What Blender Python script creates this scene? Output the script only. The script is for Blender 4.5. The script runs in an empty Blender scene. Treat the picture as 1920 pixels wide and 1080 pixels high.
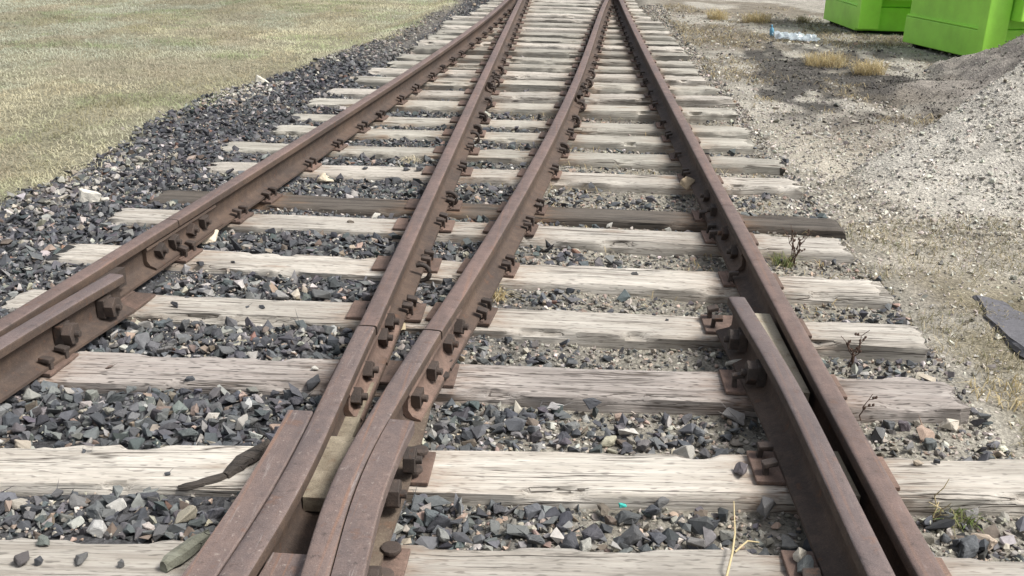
import bpy, bmesh, math, random
import numpy as np
from mathutils import Vector, Matrix, Euler

rng = np.random.default_rng(7)
random.seed(7)
S = bpy.context.scene
COL = S.collection

# ------------------------------------------------------------------ camera
F_PX, PITCH, YAW, ROLL, CAM_H = 1892.6, 0.36600, -0.05501, 0.02744, 1.5824
def cam_axes():
    cp, sp, cy, sy = math.cos(PITCH), math.sin(PITCH), math.cos(YAW), math.sin(YAW)
    f = np.array([sy*cp, cy*cp, -sp]); r = np.array([cy, -sy, 0.0]); u = np.cross(r, f)
    cr, sr = math.cos(ROLL), math.sin(ROLL)
    return cr*r + sr*u, -sr*r + cr*u, f
_r, _u, _f = cam_axes()
cd = bpy.data.cameras.new('camera'); cam = bpy.data.objects.new('camera', cd); COL.objects.link(cam)
cd.sensor_width = 36.0; cd.lens = 36.0*F_PX/1920.0; cd.clip_start = 0.05; cd.clip_end = 2000
cam.matrix_world = Matrix(((_r[0], _u[0], -_f[0], 0), (_r[1], _u[1], -_f[1], 0), (_r[2], _u[2], -_f[2], CAM_H), (0, 0, 0, 1)))
S.camera = cam

# ------------------------------------------------------------------ sky and sun
SUN_EL, SUN_AZ = math.radians(55), math.radians(97)      # azimuth clockwise from +Y: hazy sun high on the right
w = bpy.data.worlds.new('World'); S.world = w; w.use_nodes = True
nt = w.node_tree; bg = nt.nodes['Background']
sky = nt.nodes.new('ShaderNodeTexSky'); sky.sky_type = 'NISHITA'; sky.sun_disc = False
sky.sun_elevation = SUN_EL; sky.sun_rotation = SUN_AZ; sky.dust_density = 4.0; sky.air_density = 1.0
hs = nt.nodes.new('ShaderNodeHueSaturation'); hs.inputs['Saturation'].default_value = 0.35
nt.links.new(sky.outputs[0], hs.inputs['Color']); nt.links.new(hs.outputs[0], bg.inputs['Color'])
bg.inputs['Strength'].default_value = 0.088
ld = bpy.data.lights.new('sun', 'SUN'); ld.energy = 2.2; ld.angle = math.radians(16); ld.color = (1.0, 0.965, 0.915)
sun = bpy.data.objects.new('sun', ld); COL.objects.link(sun)
sv = Vector((math.sin(SUN_AZ)*math.cos(SUN_EL), math.cos(SUN_AZ)*math.cos(SUN_EL), math.sin(SUN_EL)))
sun.rotation_euler = sv.to_track_quat('Z', 'Y').to_euler()
S.view_settings.view_transform = 'Standard'; S.view_settings.look = 'None'
S.view_settings.exposure = 1.0; S.view_settings.gamma = 1.0
try: S.view_settings.use_curve_mapping = False
except Exception: pass

# ------------------------------------------------------------------ helpers
def hash2(ix, iy, seed):
    h = (ix.astype(np.int64)*374761393 + iy.astype(np.int64)*668265263 + seed*1442695041) & 0xFFFFFFFF
    h = ((h ^ (h >> 13))*1274126177) & 0xFFFFFFFF
    h = h ^ (h >> 16)
    return (h & 0xFFFFFF)/float(0xFFFFFF)
def vnoise(x, y, seed=0):
    x = np.asarray(x, float); y = np.asarray(y, float)
    ix, iy = np.floor(x), np.floor(y); fx, fy = x-ix, y-iy
    fx = fx*fx*(3-2*fx); fy = fy*fy*(3-2*fy)
    a, b = hash2(ix, iy, seed), hash2(ix+1, iy, seed); c, d = hash2(ix, iy+1, seed), hash2(ix+1, iy+1, seed)
    return (a*(1-fx)+b*fx)*(1-fy) + (c*(1-fx)+d*fx)*fy
def fbm(x, y, seed=0, o=4):
    s, a, t = 0, 0.5, 0
    for k in range(o):
        s = s + a*vnoise(np.asarray(x)*2**k, np.asarray(y)*2**k, seed+k*17); t += a; a *= 0.5
    return s/t
def sstep(a, b, x):
    t = np.clip((np.asarray(x, float)-a)/(b-a), 0, 1); return t*t*(3-2*t)

def mesh_np(name, V, Fc, mat, smooth=False, col=None):
    """V (n,3), Fc (m,k) faces all of one size"""
    me = bpy.data.meshes.new(name)
    V = np.ascontiguousarray(V, np.float32); Fc = np.ascontiguousarray(Fc, np.int32); m, k = Fc.shape
    me.vertices.add(len(V)); me.vertices.foreach_set('co', V.ravel())
    me.loops.add(m*k); me.loops.foreach_set('vertex_index', Fc.ravel())
    me.polygons.add(m); me.polygons.foreach_set('loop_start', np.arange(0, m*k, k, dtype=np.int32))
    try: me.polygons.foreach_set('loop_total', np.full(m, k, np.int32))
    except Exception: pass
    me.update(calc_edges=True)
    me.polygons.foreach_set('use_smooth', np.full(m, bool(smooth)))
    if col is not None:
        at = me.attributes.new('col', 'FLOAT_COLOR', 'POINT')
        c4 = np.ones((len(V), 4), np.float32); c4[:, :3] = col
        at.data.foreach_set('color', c4.ravel())
    me.materials.append(mat); me.validate()
    return me
def link(name, me, parent=None, loc=(0, 0, 0), rot=(0, 0, 0)):
    o = bpy.data.objects.new(name, me); COL.objects.link(o); o.location = loc; o.rotation_euler = rot
    if parent is not None: o.parent = parent
    return o
def empty(name, loc=(0, 0, 0), rz=0):
    o = bpy.data.objects.new(name, None); COL.objects.link(o); o.location = loc; o.rotation_euler = (0, 0, rz); o.empty_display_size = 0.1
    return o
def tag(o, label=None, cat=None, group=None, kind=None):
    if label: o['label'] = label
    if cat: o['category'] = cat
    if group: o['group'] = group
    if kind: o['kind'] = kind
    return o
def bm_mesh(name, bm, mat, smooth=False):
    bmesh.ops.recalc_face_normals(bm, faces=bm.faces)
    me = bpy.data.meshes.new(name); bm.to_mesh(me); bm.free()
    for p in me.polygons: p.use_smooth = smooth
    for m in (mat if isinstance(mat, (list, tuple)) else [mat]): me.materials.append(m)
    return me
def box(bm, c, s, rot=None, bevel=0.0):
    M = Matrix.Translation(c) @ (rot.to_4x4() if rot is not None else Matrix.Identity(4)) @ Matrix.Diagonal((*s, 1))
    r = bmesh.ops.create_cube(bm, size=1.0, matrix=M)
    if bevel:
        es = list({e for v in r['verts'] for e in v.link_edges})
        bmesh.ops.bevel(bm, geom=es, offset=bevel, segments=2, affect='EDGES', profile=0.6)
def hexprism(bm, c, axis, r, h, n=6, bevel=0.002):
    z = Vector(axis).normalized(); q = z.to_track_quat('Z', 'Y').to_matrix().to_4x4()
    r_ = bmesh.ops.create_cone(bm, cap_ends=True, segments=n, radius1=r, radius2=r, depth=h, matrix=Matrix.Translation(c) @ q)
    if bevel:
        es = list({e for v in r_['verts'] for e in v.link_edges})
        bmesh.ops.bevel(bm, geom=es, offset=bevel, segments=2, affect='EDGES', profile=0.6)
def tube(pts, rad, n=6):
    """tapered tube through pts; returns V,F(quads)"""
    P = np.array(pts, float); m = len(P); rad = np.broadcast_to(np.asarray(rad, float), (m,))
    T = np.gradient(P, axis=0); T /= np.linalg.norm(T, axis=1)[:, None]+1e-9
    ref = np.array([0, 0, 1.0]) if abs(T[0][2]) < 0.9 else np.array([1.0, 0, 0])
    V = []
    for i in range(m):
        a = np.cross(T[i], ref); a /= np.linalg.norm(a)+1e-9; b = np.cross(T[i], a)
        for k in range(n):
            t = 2*math.pi*k/n; V.append(P[i]+rad[i]*(math.cos(t)*a+math.sin(t)*b))
    Fc = [(i*n+k, i*n+(k+1) % n, (i+1)*n+(k+1) % n, (i+1)*n+k) for i in range(m-1) for k in range(n)]
    return np.array(V), np.array(Fc)
def join_vf(parts):
    V, Fc, o = [], [], 0
    for v, f in parts: V.append(v); Fc.append(f+o); o += len(v)
    return np.concatenate(V), np.concatenate(Fc)

# ------------------------------------------------------------------ materials
def newmat(name):
    m = bpy.data.materials.new(name); m.use_nodes = True
    t = m.node_tree; b = t.nodes['Principled BSDF']
    return m, t, b
def N(t, typ, **kw):
    n = t.nodes.new(typ)
    for k, v in kw.items():
        if k in n.inputs: n.inputs[k].default_value = v
        else: setattr(n, k, v)
    return n
def L(t, a, b): t.links.new(a, b)
def noise(t, vec, scale, detail=4, rough=0.6):
    n = N(t, 'ShaderNodeTexNoise'); n.inputs['Scale'].default_value = scale; n.inputs['Detail'].default_value = detail; n.inputs['Roughness'].default_value = rough
    if vec is not None: L(t, vec, n.inputs['Vector'])
    return n.outputs['Fac']
def ramp(t, fac, stops):
    r = N(t, 'ShaderNodeValToRGB'); e = r.color_ramp.elements
    while len(e) < len(stops): e.new(0.5)
    for k, (p, c) in enumerate(stops):
        e[k].position = p; e[k].color = (c, c, c, 1) if np.isscalar(c) else (*c, 1)
    L(t, fac, r.inputs['Fac']); return r.outputs['Color']
def mix(t, a, b, fac, mode='MIX'):
    n = N(t, 'ShaderNodeMix'); n.data_type = 'RGBA'; n.blend_type = mode
    for v, q in ((fac, 0), (a, 6), (b, 7)):
        s = n.inputs[q]
        if hasattr(v, 'links'): L(t, v, s)
        elif np.isscalar(v): s.default_value = v if q == 0 else (v, v, v, 1)
        else: s.default_value = (*v, 1)
    return n.outputs[2]
def mapping(t, vec, scale, loc=None):
    n = N(t, 'ShaderNodeMapping'); n.inputs['Scale'].default_value = scale; L(t, vec, n.inputs['Vector'])
    if loc is not None:
        if hasattr(loc, 'links'): L(t, loc, n.inputs['Location'])
        else: n.inputs['Location'].default_value = loc
    return n.outputs['Vector']
def bump(t, b, h, strength, dist):
    n = N(t, 'ShaderNodeBump'); n.inputs['Strength'].default_value = strength; n.inputs['Distance'].default_value = dist
    L(t, h, n.inputs['Height']); L(t, n.outputs['Normal'], b.inputs['Normal']); return n

def wood_material(name, pale, mid, crack, incised=0.0):
    m, t, b = newmat(name)
    tc = N(t, 'ShaderNodeTexCoord'); oi = N(t, 'ShaderNodeObjectInfo')
    off = N(t, 'ShaderNodeVectorMath', operation='SCALE'); off.inputs[0].default_value = (37, 61, 23)
    L(t, oi.outputs['Random'], off.inputs['Scale'])
    v = mapping(t, tc.outputs['Object'], (1, 1, 1), off.outputs[0])
    g1 = noise(t, mapping(t, v, (1.6, 34, 34)), 1.0, 6, 0.62)
    g2 = noise(t, mapping(t, v, (7, 170, 170)), 1.0, 5, 0.7)
    blot = noise(t, mapping(t, v, (2.2, 5, 5)), 1.0, 4, 0.6)
    c = mix(t, pale, mid, ramp(t, g1, [(0.40, 0.0), (0.64, 1.0)]))
    c = mix(t, c, [x*0.72 for x in mid], ramp(t, blot, [(0.50, 0.0), (0.75, 0.55)]))
    fine = ramp(t, g2, [(0.30, 0.50), (0.52, 1.0)])
    c = mix(t, c, fine, 0.75, 'MULTIPLY')
    # splits running along the grain
    cr = noise(t, mapping(t, v, (0.9, 26, 26), (3, 9, 4)), 1.0, 3, 0.5)
    crk = ramp(t, cr, [(0.478, 0.0), (0.5, 1.0), (0.522, 0.0)])
    where = ramp(t, noise(t, mapping(t, v, (2.3, 7, 7), (8, 2, 2)), 1.0, 2, 0.5), [(0.47, 0.0), (0.56, 1.0)])
    crk = mix(t, crk, where, 1.0, 'MULTIPLY')
    c = mix(t, c, crack, crk)
    # short dark preservative dashes
    ds = noise(t, mapping(t, v, (24, 130, 130), (1, 5, 2)), 1.0, 1, 0.4)
    dash = ramp(t, ds, [(0.60, 0.0), (0.70, 1.0)])
    c = mix(t, c, [x*0.34 for x in mid], mix(t, dash, 0.25+0.75*incised, 1.0, 'MULTIPLY'))
    # knots
    vo = N(t, 'ShaderNodeTexVoronoi'); vo.inputs['Scale'].default_value = 1.0; L(t, mapping(t, v, (1.5, 5.0, 5.0)), vo.inputs['Vector'])
    kn = ramp(t, vo.outputs['Distance'], [(0.035, 1.0), (0.14, 0.0)])
    c = mix(t, c, (0.20, 0.13, 0.08), mix(t, kn, 0.6, 1.0, 'MULTIPLY'))
    at = N(t, 'ShaderNodeAttribute'); at.attribute_name = 'stain'
    sm = mix(t, at.outputs['Fac'], ramp(t, noise(t, mapping(t, v, (9, 30, 30)), 1.0, 4, 0.7), [(0.35, 0.0), (0.65, 1.0)]), 1.0, 'MULTIPLY')
    c = mix(t, c, (0.24, 0.135, 0.075), mix(t, sm, 0.62, 1.0, 'MULTIPLY'))                  # rust washed off the plates
    gs = ramp(t, noise(t, mapping(t, v, (1.1, 2.5, 2.5), (5, 1, 7)), 1.0, 4, 0.65), [(0.52, 0.0), (0.68, 1.0)])
    c = mix(t, c, [q*0.55 for q in mid], mix(t, gs, 0.45, 1.0, 'MULTIPLY'))                 # old tar and damp stains
    val = N(t, 'ShaderNodeHueSaturation'); L(t, c, val.inputs['Color'])
    mr = N(t, 'ShaderNodeMapRange'); mr.inputs['To Min'].default_value = 0.78; mr.inputs['To Max'].default_value = 1.12
    L(t, oi.outputs['Random'], mr.inputs['Value']); L(t, mr.outputs[0], val.inputs['Value'])
    L(t, val.outputs[0], b.inputs['Base Color']); b.inputs['Roughness'].default_value = 0.9
    h = mix(t, mix(t, g1, g2, 0.4), 0.0, crk)
    bump(t, b, h, 0.9, 0.012)
    return m
M_pale = wood_material('weathered_wood', (0.555, 0.52, 0.46), (0.385, 0.35, 0.30), (0.06, 0.048, 0.038), 0.5)
M_mid = wood_material('incised_wood', (0.495, 0.450, 0.410), (0.345, 0.305, 0.275), (0.08, 0.062, 0.048), 1.0)
M_grey = wood_material('grey_wood', (0.43, 0.41, 0.355), (0.29, 0.27, 0.23), (0.07, 0.055, 0.04), 0.2)
M_sliver = wood_material('mossy_grey_wood', (0.27, 0.275, 0.22), (0.17, 0.17, 0.13), (0.04, 0.04, 0.03), 0.0)
M_bark = wood_material('blackened_wood', (0.075, 0.062, 0.052), (0.045, 0.038, 0.032), (0.015, 0.012, 0.01), 0.0)
M_dark = wood_material('dark_wood', (0.125, 0.108, 0.090), (0.072, 0.061, 0.050), (0.02, 0.017, 0.014), 0.1)

def rust_material(name, a, b_, speck, rough=0.72, sp_amt=0.5, streak=0.0, vary=0.0):
    m, t, b = newmat(name)
    tc = N(t, 'ShaderNodeTexCoord'); v = tc.outputs['Object']; oi = N(t, 'ShaderNodeObjectInfo')
    off = N(t, 'ShaderNodeVectorMath', operation='SCALE'); off.inputs[0].default_value = (17, 29, 11)
    L(t, oi.outputs['Random'], off.inputs['Scale']); v = mapping(t, v, (1, 1, 1), off.outputs[0])
    n0 = noise(t, mapping(t, v, (6, 1.6, 6)), 1.0, 4, 0.6); n1 = noise(t, v, 16, 6, 0.7); n2 = noise(t, v, 75, 5, 0.65); n3 = noise(t, v, 260, 3, 0.6)
    c = mix(t, a, b_, ramp(t, mix(t, n0, n1, 0.5), [(0.40, 0.0), (0.58, 1.0)]))
    c = mix(t, c, (0.25, 0.115, 0.055), mix(t, ramp(t, n1, [(0.58, 0.0), (0.70, 1.0)]), 0.30, 1.0, 'MULTIPLY'))     # fresher orange rust
    c = mix(t, c, (0.035, 0.028, 0.025), mix(t, ramp(t, noise(t, v, 34, 5, 0.7), [(0.58, 0.0), (0.70, 1.0)]), 0.55, 1.0, 'MULTIPLY'))
    c = mix(t, c, speck, mix(t, ramp(t, n2, [(0.60, 0.0), (0.70, 1.0)]), sp_amt, 1.0, 'MULTIPLY'))
    if streak:
        st = noise(t, mapping(t, v, (75, 1.3, 75)), 1.0, 4, 0.6)
        c = mix(t, c, (0.30, 0.15, 0.08), mix(t, ramp(t, st, [(0.56, 0.0), (0.68, 1.0)]), streak, 1.0, 'MULTIPLY'))
        c = mix(t, c, (0.40, 0.36, 0.34), mix(t, ramp(t, noise(t, mapping(t, v, (55, 5, 55), (3, 4, 5)), 1.0, 4, 0.7), [(0.62, 0.0), (0.72, 1.0)]), streak, 1.0, 'MULTIPLY'))
    c = mix(t, c, ramp(t, n3, [(0.25, 0.55), (0.6, 1.0)]), 0.8, 'MULTIPLY')
    if vary:
        hv = N(t, 'ShaderNodeHueSaturation'); mr = N(t, 'ShaderNodeMapRange'); mr.inputs['To Min'].default_value = 1-vary; mr.inputs['To Max'].default_value = 1+vary
        L(t, oi.outputs['Random'], mr.inputs['Value']); L(t, mr.outputs[0], hv.inputs['Value']); L(t, c, hv.inputs['Color']); c = hv.outputs[0]
    L(t, c, b.inputs['Base Color']); b.inputs['Metallic'].default_value = 0.0
    rg = N(t, 'ShaderNodeMapRange'); rg.inputs['To Min'].default_value = rough-0.18; rg.inputs['To Max'].default_value = min(1, rough+0.18)
    L(t, n1, rg.inputs['Value']); L(t, rg.outputs[0], b.inputs['Roughness']); b.inputs['Specular IOR Level'].default_value = 0.4
    bump(t, b, mix(t, mix(t, n1, n2, 0.6), n3, 0.4), 0.6, 0.005)
    return m
M_rail = rust_material('rusty_rail_steel', (0.108, 0.073, 0.053), (0.060, 0.044, 0.036), (0.16, 0.11, 0.075), 0.75, 0.4)
M_head = rust_material('rusty_rail_head', (0.188, 0.130, 0.111), (0.122, 0.091, 0.082), (0.30, 0.22, 0.185), 0.55, 0.35, 0.22)
M_plate = rust_material('rusty_plate_steel', (0.205, 0.135, 0.105), (0.105, 0.074, 0.060), (0.30, 0.22, 0.16), 0.8, 0.5, 0.0, 0.22)
M_bolt = rust_material('dark_bolt_steel', (0.080, 0.058, 0.047), (0.045, 0.036, 0.031), (0.14, 0.10, 0.075), 0.7, 0.5, 0.0, 0.25)
M_frog = rust_material('frog_steel', (0.185, 0.135, 0.117), (0.125, 0.099, 0.093), (0.40, 0.34, 0.30), 0.5, 0.55, 0.40)
M_guard = rust_material('guard_rail_head', (0.165, 0.125, 0.115), (0.120, 0.096, 0.092), (0.26, 0.20, 0.17), 0.5, 0.4, 0.22)
M_foot = rust_material('dusty_rusty_steel', (0.205, 0.165, 0.120), (0.120, 0.090, 0.068), (0.31, 0.26, 0.19), 0.9)
M_sand = rust_material('sandy_steel', (0.50, 0.445, 0.34), (0.36, 0.31, 0.23), (0.58, 0.53, 0.43), 0.9, 0.4)
M_silt = rust_material('silty_steel', (0.34, 0.295, 0.22), (0.20, 0.165, 0.120), (0.44, 0.39, 0.30), 0.9)

def stone_material(name, from_attr):
    m, t, b = newmat(name)
    tc = N(t, 'ShaderNodeTexCoord')
    if from_attr:
        at = N(t, 'ShaderNodeAttribute'); at.attribute_name = 'col'; base = at.outputs['Color']; v = tc.outputs['Object']
    else:
        oi = N(t, 'ShaderNodeObjectInfo'); base = oi.outputs['Color']; v = tc.outputs['Object']
    n1 = noise(t, v, 45, 5, 0.65); n2 = noise(t, v, 190, 4, 0.7)
    c = mix(t, base, ramp(t, n1, [(0.3, 0.72), (0.7, 1.25)]), 1.0, 'MULTIPLY')
    c = mix(t, c, (0.36, 0.35, 0.33), mix(t, ramp(t, n2, [(0.62, 0.0), (0.74, 1.0)]), 0.30, 1.0, 'MULTIPLY'))
    L(t, c, b.inputs['Base Color']); b.inputs['Roughness'].default_value = 0.78
    b.inputs['Specular IOR Level'].default_value = 0.4
    bump(t, b, mix(t, n1, n2, 0.5), 0.5, 0.004)
    return m
M_stone = stone_material('ballast_rock', False)
M_stones = stone_material('ballast_gravel', True)

def attr_ground(name):
    m, t, b = newmat(name)
    tc = N(t, 'ShaderNodeTexCoord'); v = tc.outputs['Object']
    at = N(t, 'ShaderNodeAttribute'); at.attribute_name = 'col'
    n1 = noise(t, v, 6, 6, 0.7); n2 = noise(t, v, 55, 5, 0.75)
    vo = N(t, 'ShaderNodeTexVoronoi'); vo.inputs['Scale'].default_value = 60; L(t, v, vo.inputs['Vector'])
    c = mix(t, at.outputs['Color'], ramp(t, n1, [(0.3, 0.70), (0.7, 1.22)]), 1.0, 'MULTIPLY')
    c = mix(t, c, ramp(t, n2, [(0.32, 0.45), (0.66, 1.3)]), 0.85, 'MULTIPLY')
    c = mix(t, c, ramp(t, vo.outputs['Color'], [(0.0, 0.65), (1.0, 1.3)]), 0.6, 'MULTIPLY')
    L(t, c, b.inputs['Base Color']); b.inputs['Roughness'].default_value = 0.95; b.inputs['Specular IOR Level'].default_value = 0.15
    bump(t, b, mix(t, n2, vo.outputs['Distance'], 0.4), 0.9, 0.02)
    return m
M_ground = attr_ground('earth_and_gravel')

def blade_material(name, rough=0.7):
    m, t, b = newmat(name)
    at = N(t, 'ShaderNodeAttribute'); at.attribute_name = 'col'
    df = N(t, 'ShaderNodeBsdfDiffuse'); tr = N(t, 'ShaderNodeBsdfTranslucent'); mx = N(t, 'ShaderNodeMixShader'); mx.inputs[0].default_value = 0.42
    L(t, at.outputs['Color'], df.inputs['Color']); L(t, at.outputs['Color'], tr.inputs['Color'])
    L(t, df.outputs[0], mx.inputs[1]); L(t, tr.outputs[0], mx.inputs[2]); L(t, mx.outputs[0], t.nodes['Material Output'].inputs['Surface'])
    t.nodes.remove(b)
    return m
M_blade = blade_material('dry_grass_blade')

# ------------------------------------------------------------------ terrain
LB_Y = [0, 5.3, 5.9, 6.5, 7.2, 8.0, 8.7, 9.6, 11.0, 12.8, 17, 19, 40]
LB_X = [-3.35, -3.16, -3.05, -3.08, -3.18, -3.18, -3.1, -2.95, -2.7, -2.25, -2.05, -2.0, -1.95]
def lawn_x(y): return np.interp(y, LB_Y, LB_X)
def ground_z(x, y):
    x = np.asarray(x, float); y = np.asarray(y, float)
    lb = lawn_x(y)
    z = -0.036 - 0.026*sstep(-0.7, 0.2, x) - 0.03*sstep(1.2, 1.7, x)
    z = z - 0.055*sstep(6.5, 10.5, y)*sstep(-2.1, -1.7, x)*sstep(1.3, 1.0, x)
    z = z - 0.075*sstep(-2.2, -2.95, x) + 0.02*sstep(-1.6, -2.2, x)
    z = z + 0.02*(fbm(x*1.7, y*1.7, 3)-0.5)*2
    z = z + 0.028*(fbm(x*5, y*5, 9, 3)-0.5)
    right = sstep(1.7, 3.2, x)
    z = z + right*(0.10*(fbm(x*0.9, y*0.9, 21)-0.45) + 0.05*(fbm(x*3, y*3, 25)-0.5))
    lawn = sstep(0.0, 0.5, lb-x)
    z = z*(1-lawn) + lawn*(-0.115 + 0.05*(fbm(x*0.5, y*0.5, 31)-0.5) + 0.02*(fbm(x*4, y*4, 33)-0.5))
    return z
def grow(a, b, step, far):
    mid = np.arange(a, b+1e-6, step); out = [mid]
    d, s = [], step
    p = b
    while p < far: s *= 1.35; p += s; d.append(p)
    l, s, p = [], step, a
    while p > -far: s *= 1.35; p -= s; l.append(p)
    return np.concatenate([np.array(l[::-1]), mid, np.array(d)])
gx, gy = grow(-9, 10.5, 0.06, 500), grow(0.6, 24, 0.06, 500)
X, Y = np.meshgrid(gx, gy); x, y = X.ravel(), Y.ravel()
def stain_f(x, y):
    dk = sstep(0.48, 0.60, 0.55*fbm(x*1.5, y*0.75, 47) + 0.45*fbm(x*6, y*2.6, 48) + 0.34*np.exp(-(((x-2.75)/1.2)**2+((y-11.2)/2.8)**2)) - 0.10)
    return dk*(sstep(8.2, 9.2, y)*sstep(16.5, 13.5, y)*sstep(1.45, 1.8, x)*sstep(4.6, 3.4, x))
def ground_col(x, y):
    lb = lawn_x(y) + 0.35*(fbm(x*1.3, y*1.3, 5)-0.5) + 0.12*(fbm(x*6, y*6, 6)-0.5)
    lawn = sstep(-0.12, 0.12, lb-x)[:, None]
    f1 = fbm(x*0.9, y*0.9, 41)[:, None]; f2 = fbm(x*2.6, y*2.6, 43)[:, None]; f3 = fbm(x*7, y*7, 44, 3)[:, None]
    ball = np.array([0.075, 0.075, 0.078])*(0.8+0.5*f2)
    bed = np.array([0.29, 0.27, 0.225])*(0.75+0.5*f2)
    c = ball + (bed-ball)*(sstep(-0.65, 0.1, x + 0.9*(f2[:, 0]-0.5))[:, None])*0.9
    tan = np.array([0.37, 0.347, 0.298])*(0.72+0.5*f2) ; soil = np.array([0.20, 0.175, 0.138])*(0.8+0.4*f3)
    gra = np.array([0.46, 0.42, 0.345])*(0.8+0.35*f3)
    d = tan + (soil-tan)*sstep(0.45, 0.56, f1)*0.9
    d = d + (gra-d)*(sstep(3.6, 6.0, y)*sstep(9.6, 7.4, y)*sstep(3.0, 1.6, x))[:, None]*0.9
    # grey-black burnt or oily earth
    dk = stain_f(x, y)[:, None]
    d = d + (np.array([0.075, 0.070, 0.064])-d)*dk*0.95
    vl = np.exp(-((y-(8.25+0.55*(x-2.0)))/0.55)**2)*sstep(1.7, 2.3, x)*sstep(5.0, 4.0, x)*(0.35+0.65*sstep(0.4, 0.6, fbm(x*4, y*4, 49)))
    d = d + (np.array([0.125, 0.105, 0.088])-d)*vl[:, None]*0.8  # dark valley soil that also paints in the shadow line of the undercut bank
    # thin dry turf on the earth right of the tie ends
    tf = (sstep(5.3, 4.4, y)*sstep(1.45, 1.75, x))[:, None]*sstep(0.35, 0.6, f2)
    d = d + (np.array([0.21, 0.185, 0.125])-d)*tf*0.8
    c = c + (d-c)*sstep(1.35, 1.75, x + 0.25*(f2[:, 0]-0.5))[:, None]
    far = sstep(8, 15, y)[:, None]*sstep(-2.4, -1.6, x)[:, None]
    c = c + (np.array([0.24, 0.215, 0.17])*(0.7+0.6*f3)-c)*far*(np.abs(x+0.2) > 1.75)[:, None]*(x < 1.6)[:, None]*0.7
    c = c*(1-0.45*sstep(6.5, 10.5, y)*sstep(-2.0, -1.7, x)*sstep(1.3, 1.0, x))[:, None]      # shade in the deeper gaps between the far ties, painted into the colour
    sand = np.exp(-((x-lawn_x(y)-0.05)/0.28)**2)*sstep(0.47, 0.56, fbm(x*1.4, y*1.4, 103))*sstep(4.8, 5.6, y)*sstep(14, 12, y)
    c = c + (np.array([0.50, 0.45, 0.35])-c)*sand[:, None]
    g = np.array([0.25, 0.235, 0.165])*(0.7+0.6*f2)
    return c*(1-lawn) + g*lawn
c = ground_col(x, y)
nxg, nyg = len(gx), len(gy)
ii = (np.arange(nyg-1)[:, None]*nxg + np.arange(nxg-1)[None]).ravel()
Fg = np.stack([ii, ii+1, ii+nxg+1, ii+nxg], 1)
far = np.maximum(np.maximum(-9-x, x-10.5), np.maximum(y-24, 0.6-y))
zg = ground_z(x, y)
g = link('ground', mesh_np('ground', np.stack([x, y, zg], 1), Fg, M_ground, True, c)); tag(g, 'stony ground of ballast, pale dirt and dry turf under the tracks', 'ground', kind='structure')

# gravel pile to the right
def pile_h(x, y):
    x = np.asarray(x, float); y = np.asarray(y, float)
    hc = np.interp(x, [1.55, 1.8, 2.0, 2.2, 2.4, 2.6, 2.8, 3.0, 3.3, 3.6, 4.0, 5.0, 6.5, 8.0, 9.0], [0.0, 0.06, 0.16, 0.26, 0.35, 0.45, 0.57, 0.69, 0.88, 1.05, 1.18, 1.25, 1.15, 0.6, 0.0])
    ry = 6.7 + 0.55*(np.clip(x, 1.5, 5)-2.0) + 0.16*(fbm(x*1.6, y*0.2, 61)-0.5) + 0.06*(fbm(x*7, y*0.5, 62)-0.5)
    y0 = 5.05 + 0.35*(fbm(x*1.2, y*0.1, 63)-0.5)
    t = np.clip((y-y0)/(ry-y0), 0, 1)
    front = hc*t**1.15
    a = np.where(y < ry, front, hc-1.3*(y-ry)) + np.where(hc > 0.04, 0.05*(fbm(x*2.2, y*2.2, 51)-0.5)*np.clip(t*3, 0, 1), 0)
    d2 = np.hypot((x-6.2), (y-10.4))
    b2 = np.minimum(0.58*(2.60-d2), 0.72+0.05*(2.60-d2)) + 0.22*(fbm(x*1.7, y*1.7, 53)-0.5) + 0.12*(fbm(x*5, y*5, 54)-0.5)
    d3 = np.hypot((x-4.1)/1.5, (y-9.9)/1.3)
    b3 = 0.22*np.clip(1-d3, -1, 1) + 0.10*(fbm(x*2.5, y*2.5, 55)-0.5)
    b2 = np.maximum(b2, b3)
    a, b2 = np.maximum(a, 0.0), np.maximum(b2, 0.0)
    return np.maximum(a, b2), (b2 > a) | ((y > ry+0.02) & (a > 0))
px_, py_ = np.arange(1.2, 9.6, 0.05), np.arange(3.6, 15.2, 0.05)
X, Y = np.meshgrid(px_, py_); x, y = X.ravel(), Y.ravel()
hp, isb = pile_h(x, y)
hp = hp + sstep(0.02, 0.15, hp)*(0.03*(fbm(x*8, y*8, 57, 3)-0.5) + isb*0.07*(fbm(x*6, y*6, 58, 3)-0.5))
z = ground_z(x, y) + hp - 0.035*(1-sstep(0.0, 0.09, hp))
n_ = len(px_); ii = (np.arange(len(py_)-1)[:, None]*n_ + np.arange(n_-1)[None]).ravel()
Fp = np.stack([ii, ii+1, ii+n_+1, ii+n_], 1)
Fp = Fp[(hp[Fp] > 0.003).any(1)]
f2 = fbm(x*3, y*3, 59)[:, None]
pc = np.array([0.47, 0.445, 0.39])*(0.78+0.4*f2)
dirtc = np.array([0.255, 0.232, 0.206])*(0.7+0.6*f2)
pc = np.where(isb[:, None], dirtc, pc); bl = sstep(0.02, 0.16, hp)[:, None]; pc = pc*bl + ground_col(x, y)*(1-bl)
used = np.unique(Fp); rm = np.zeros(len(x), np.int64); rm[used] = np.arange(len(used))
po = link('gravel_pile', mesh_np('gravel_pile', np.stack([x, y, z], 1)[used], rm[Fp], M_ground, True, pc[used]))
tag(po, 'tall pale grey heap of fine gravel and dirt beside the track on the right', 'gravel pile')
def surf_z(x, y):
    return ground_z(x, y) + pile_h(x, y)[0]

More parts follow.
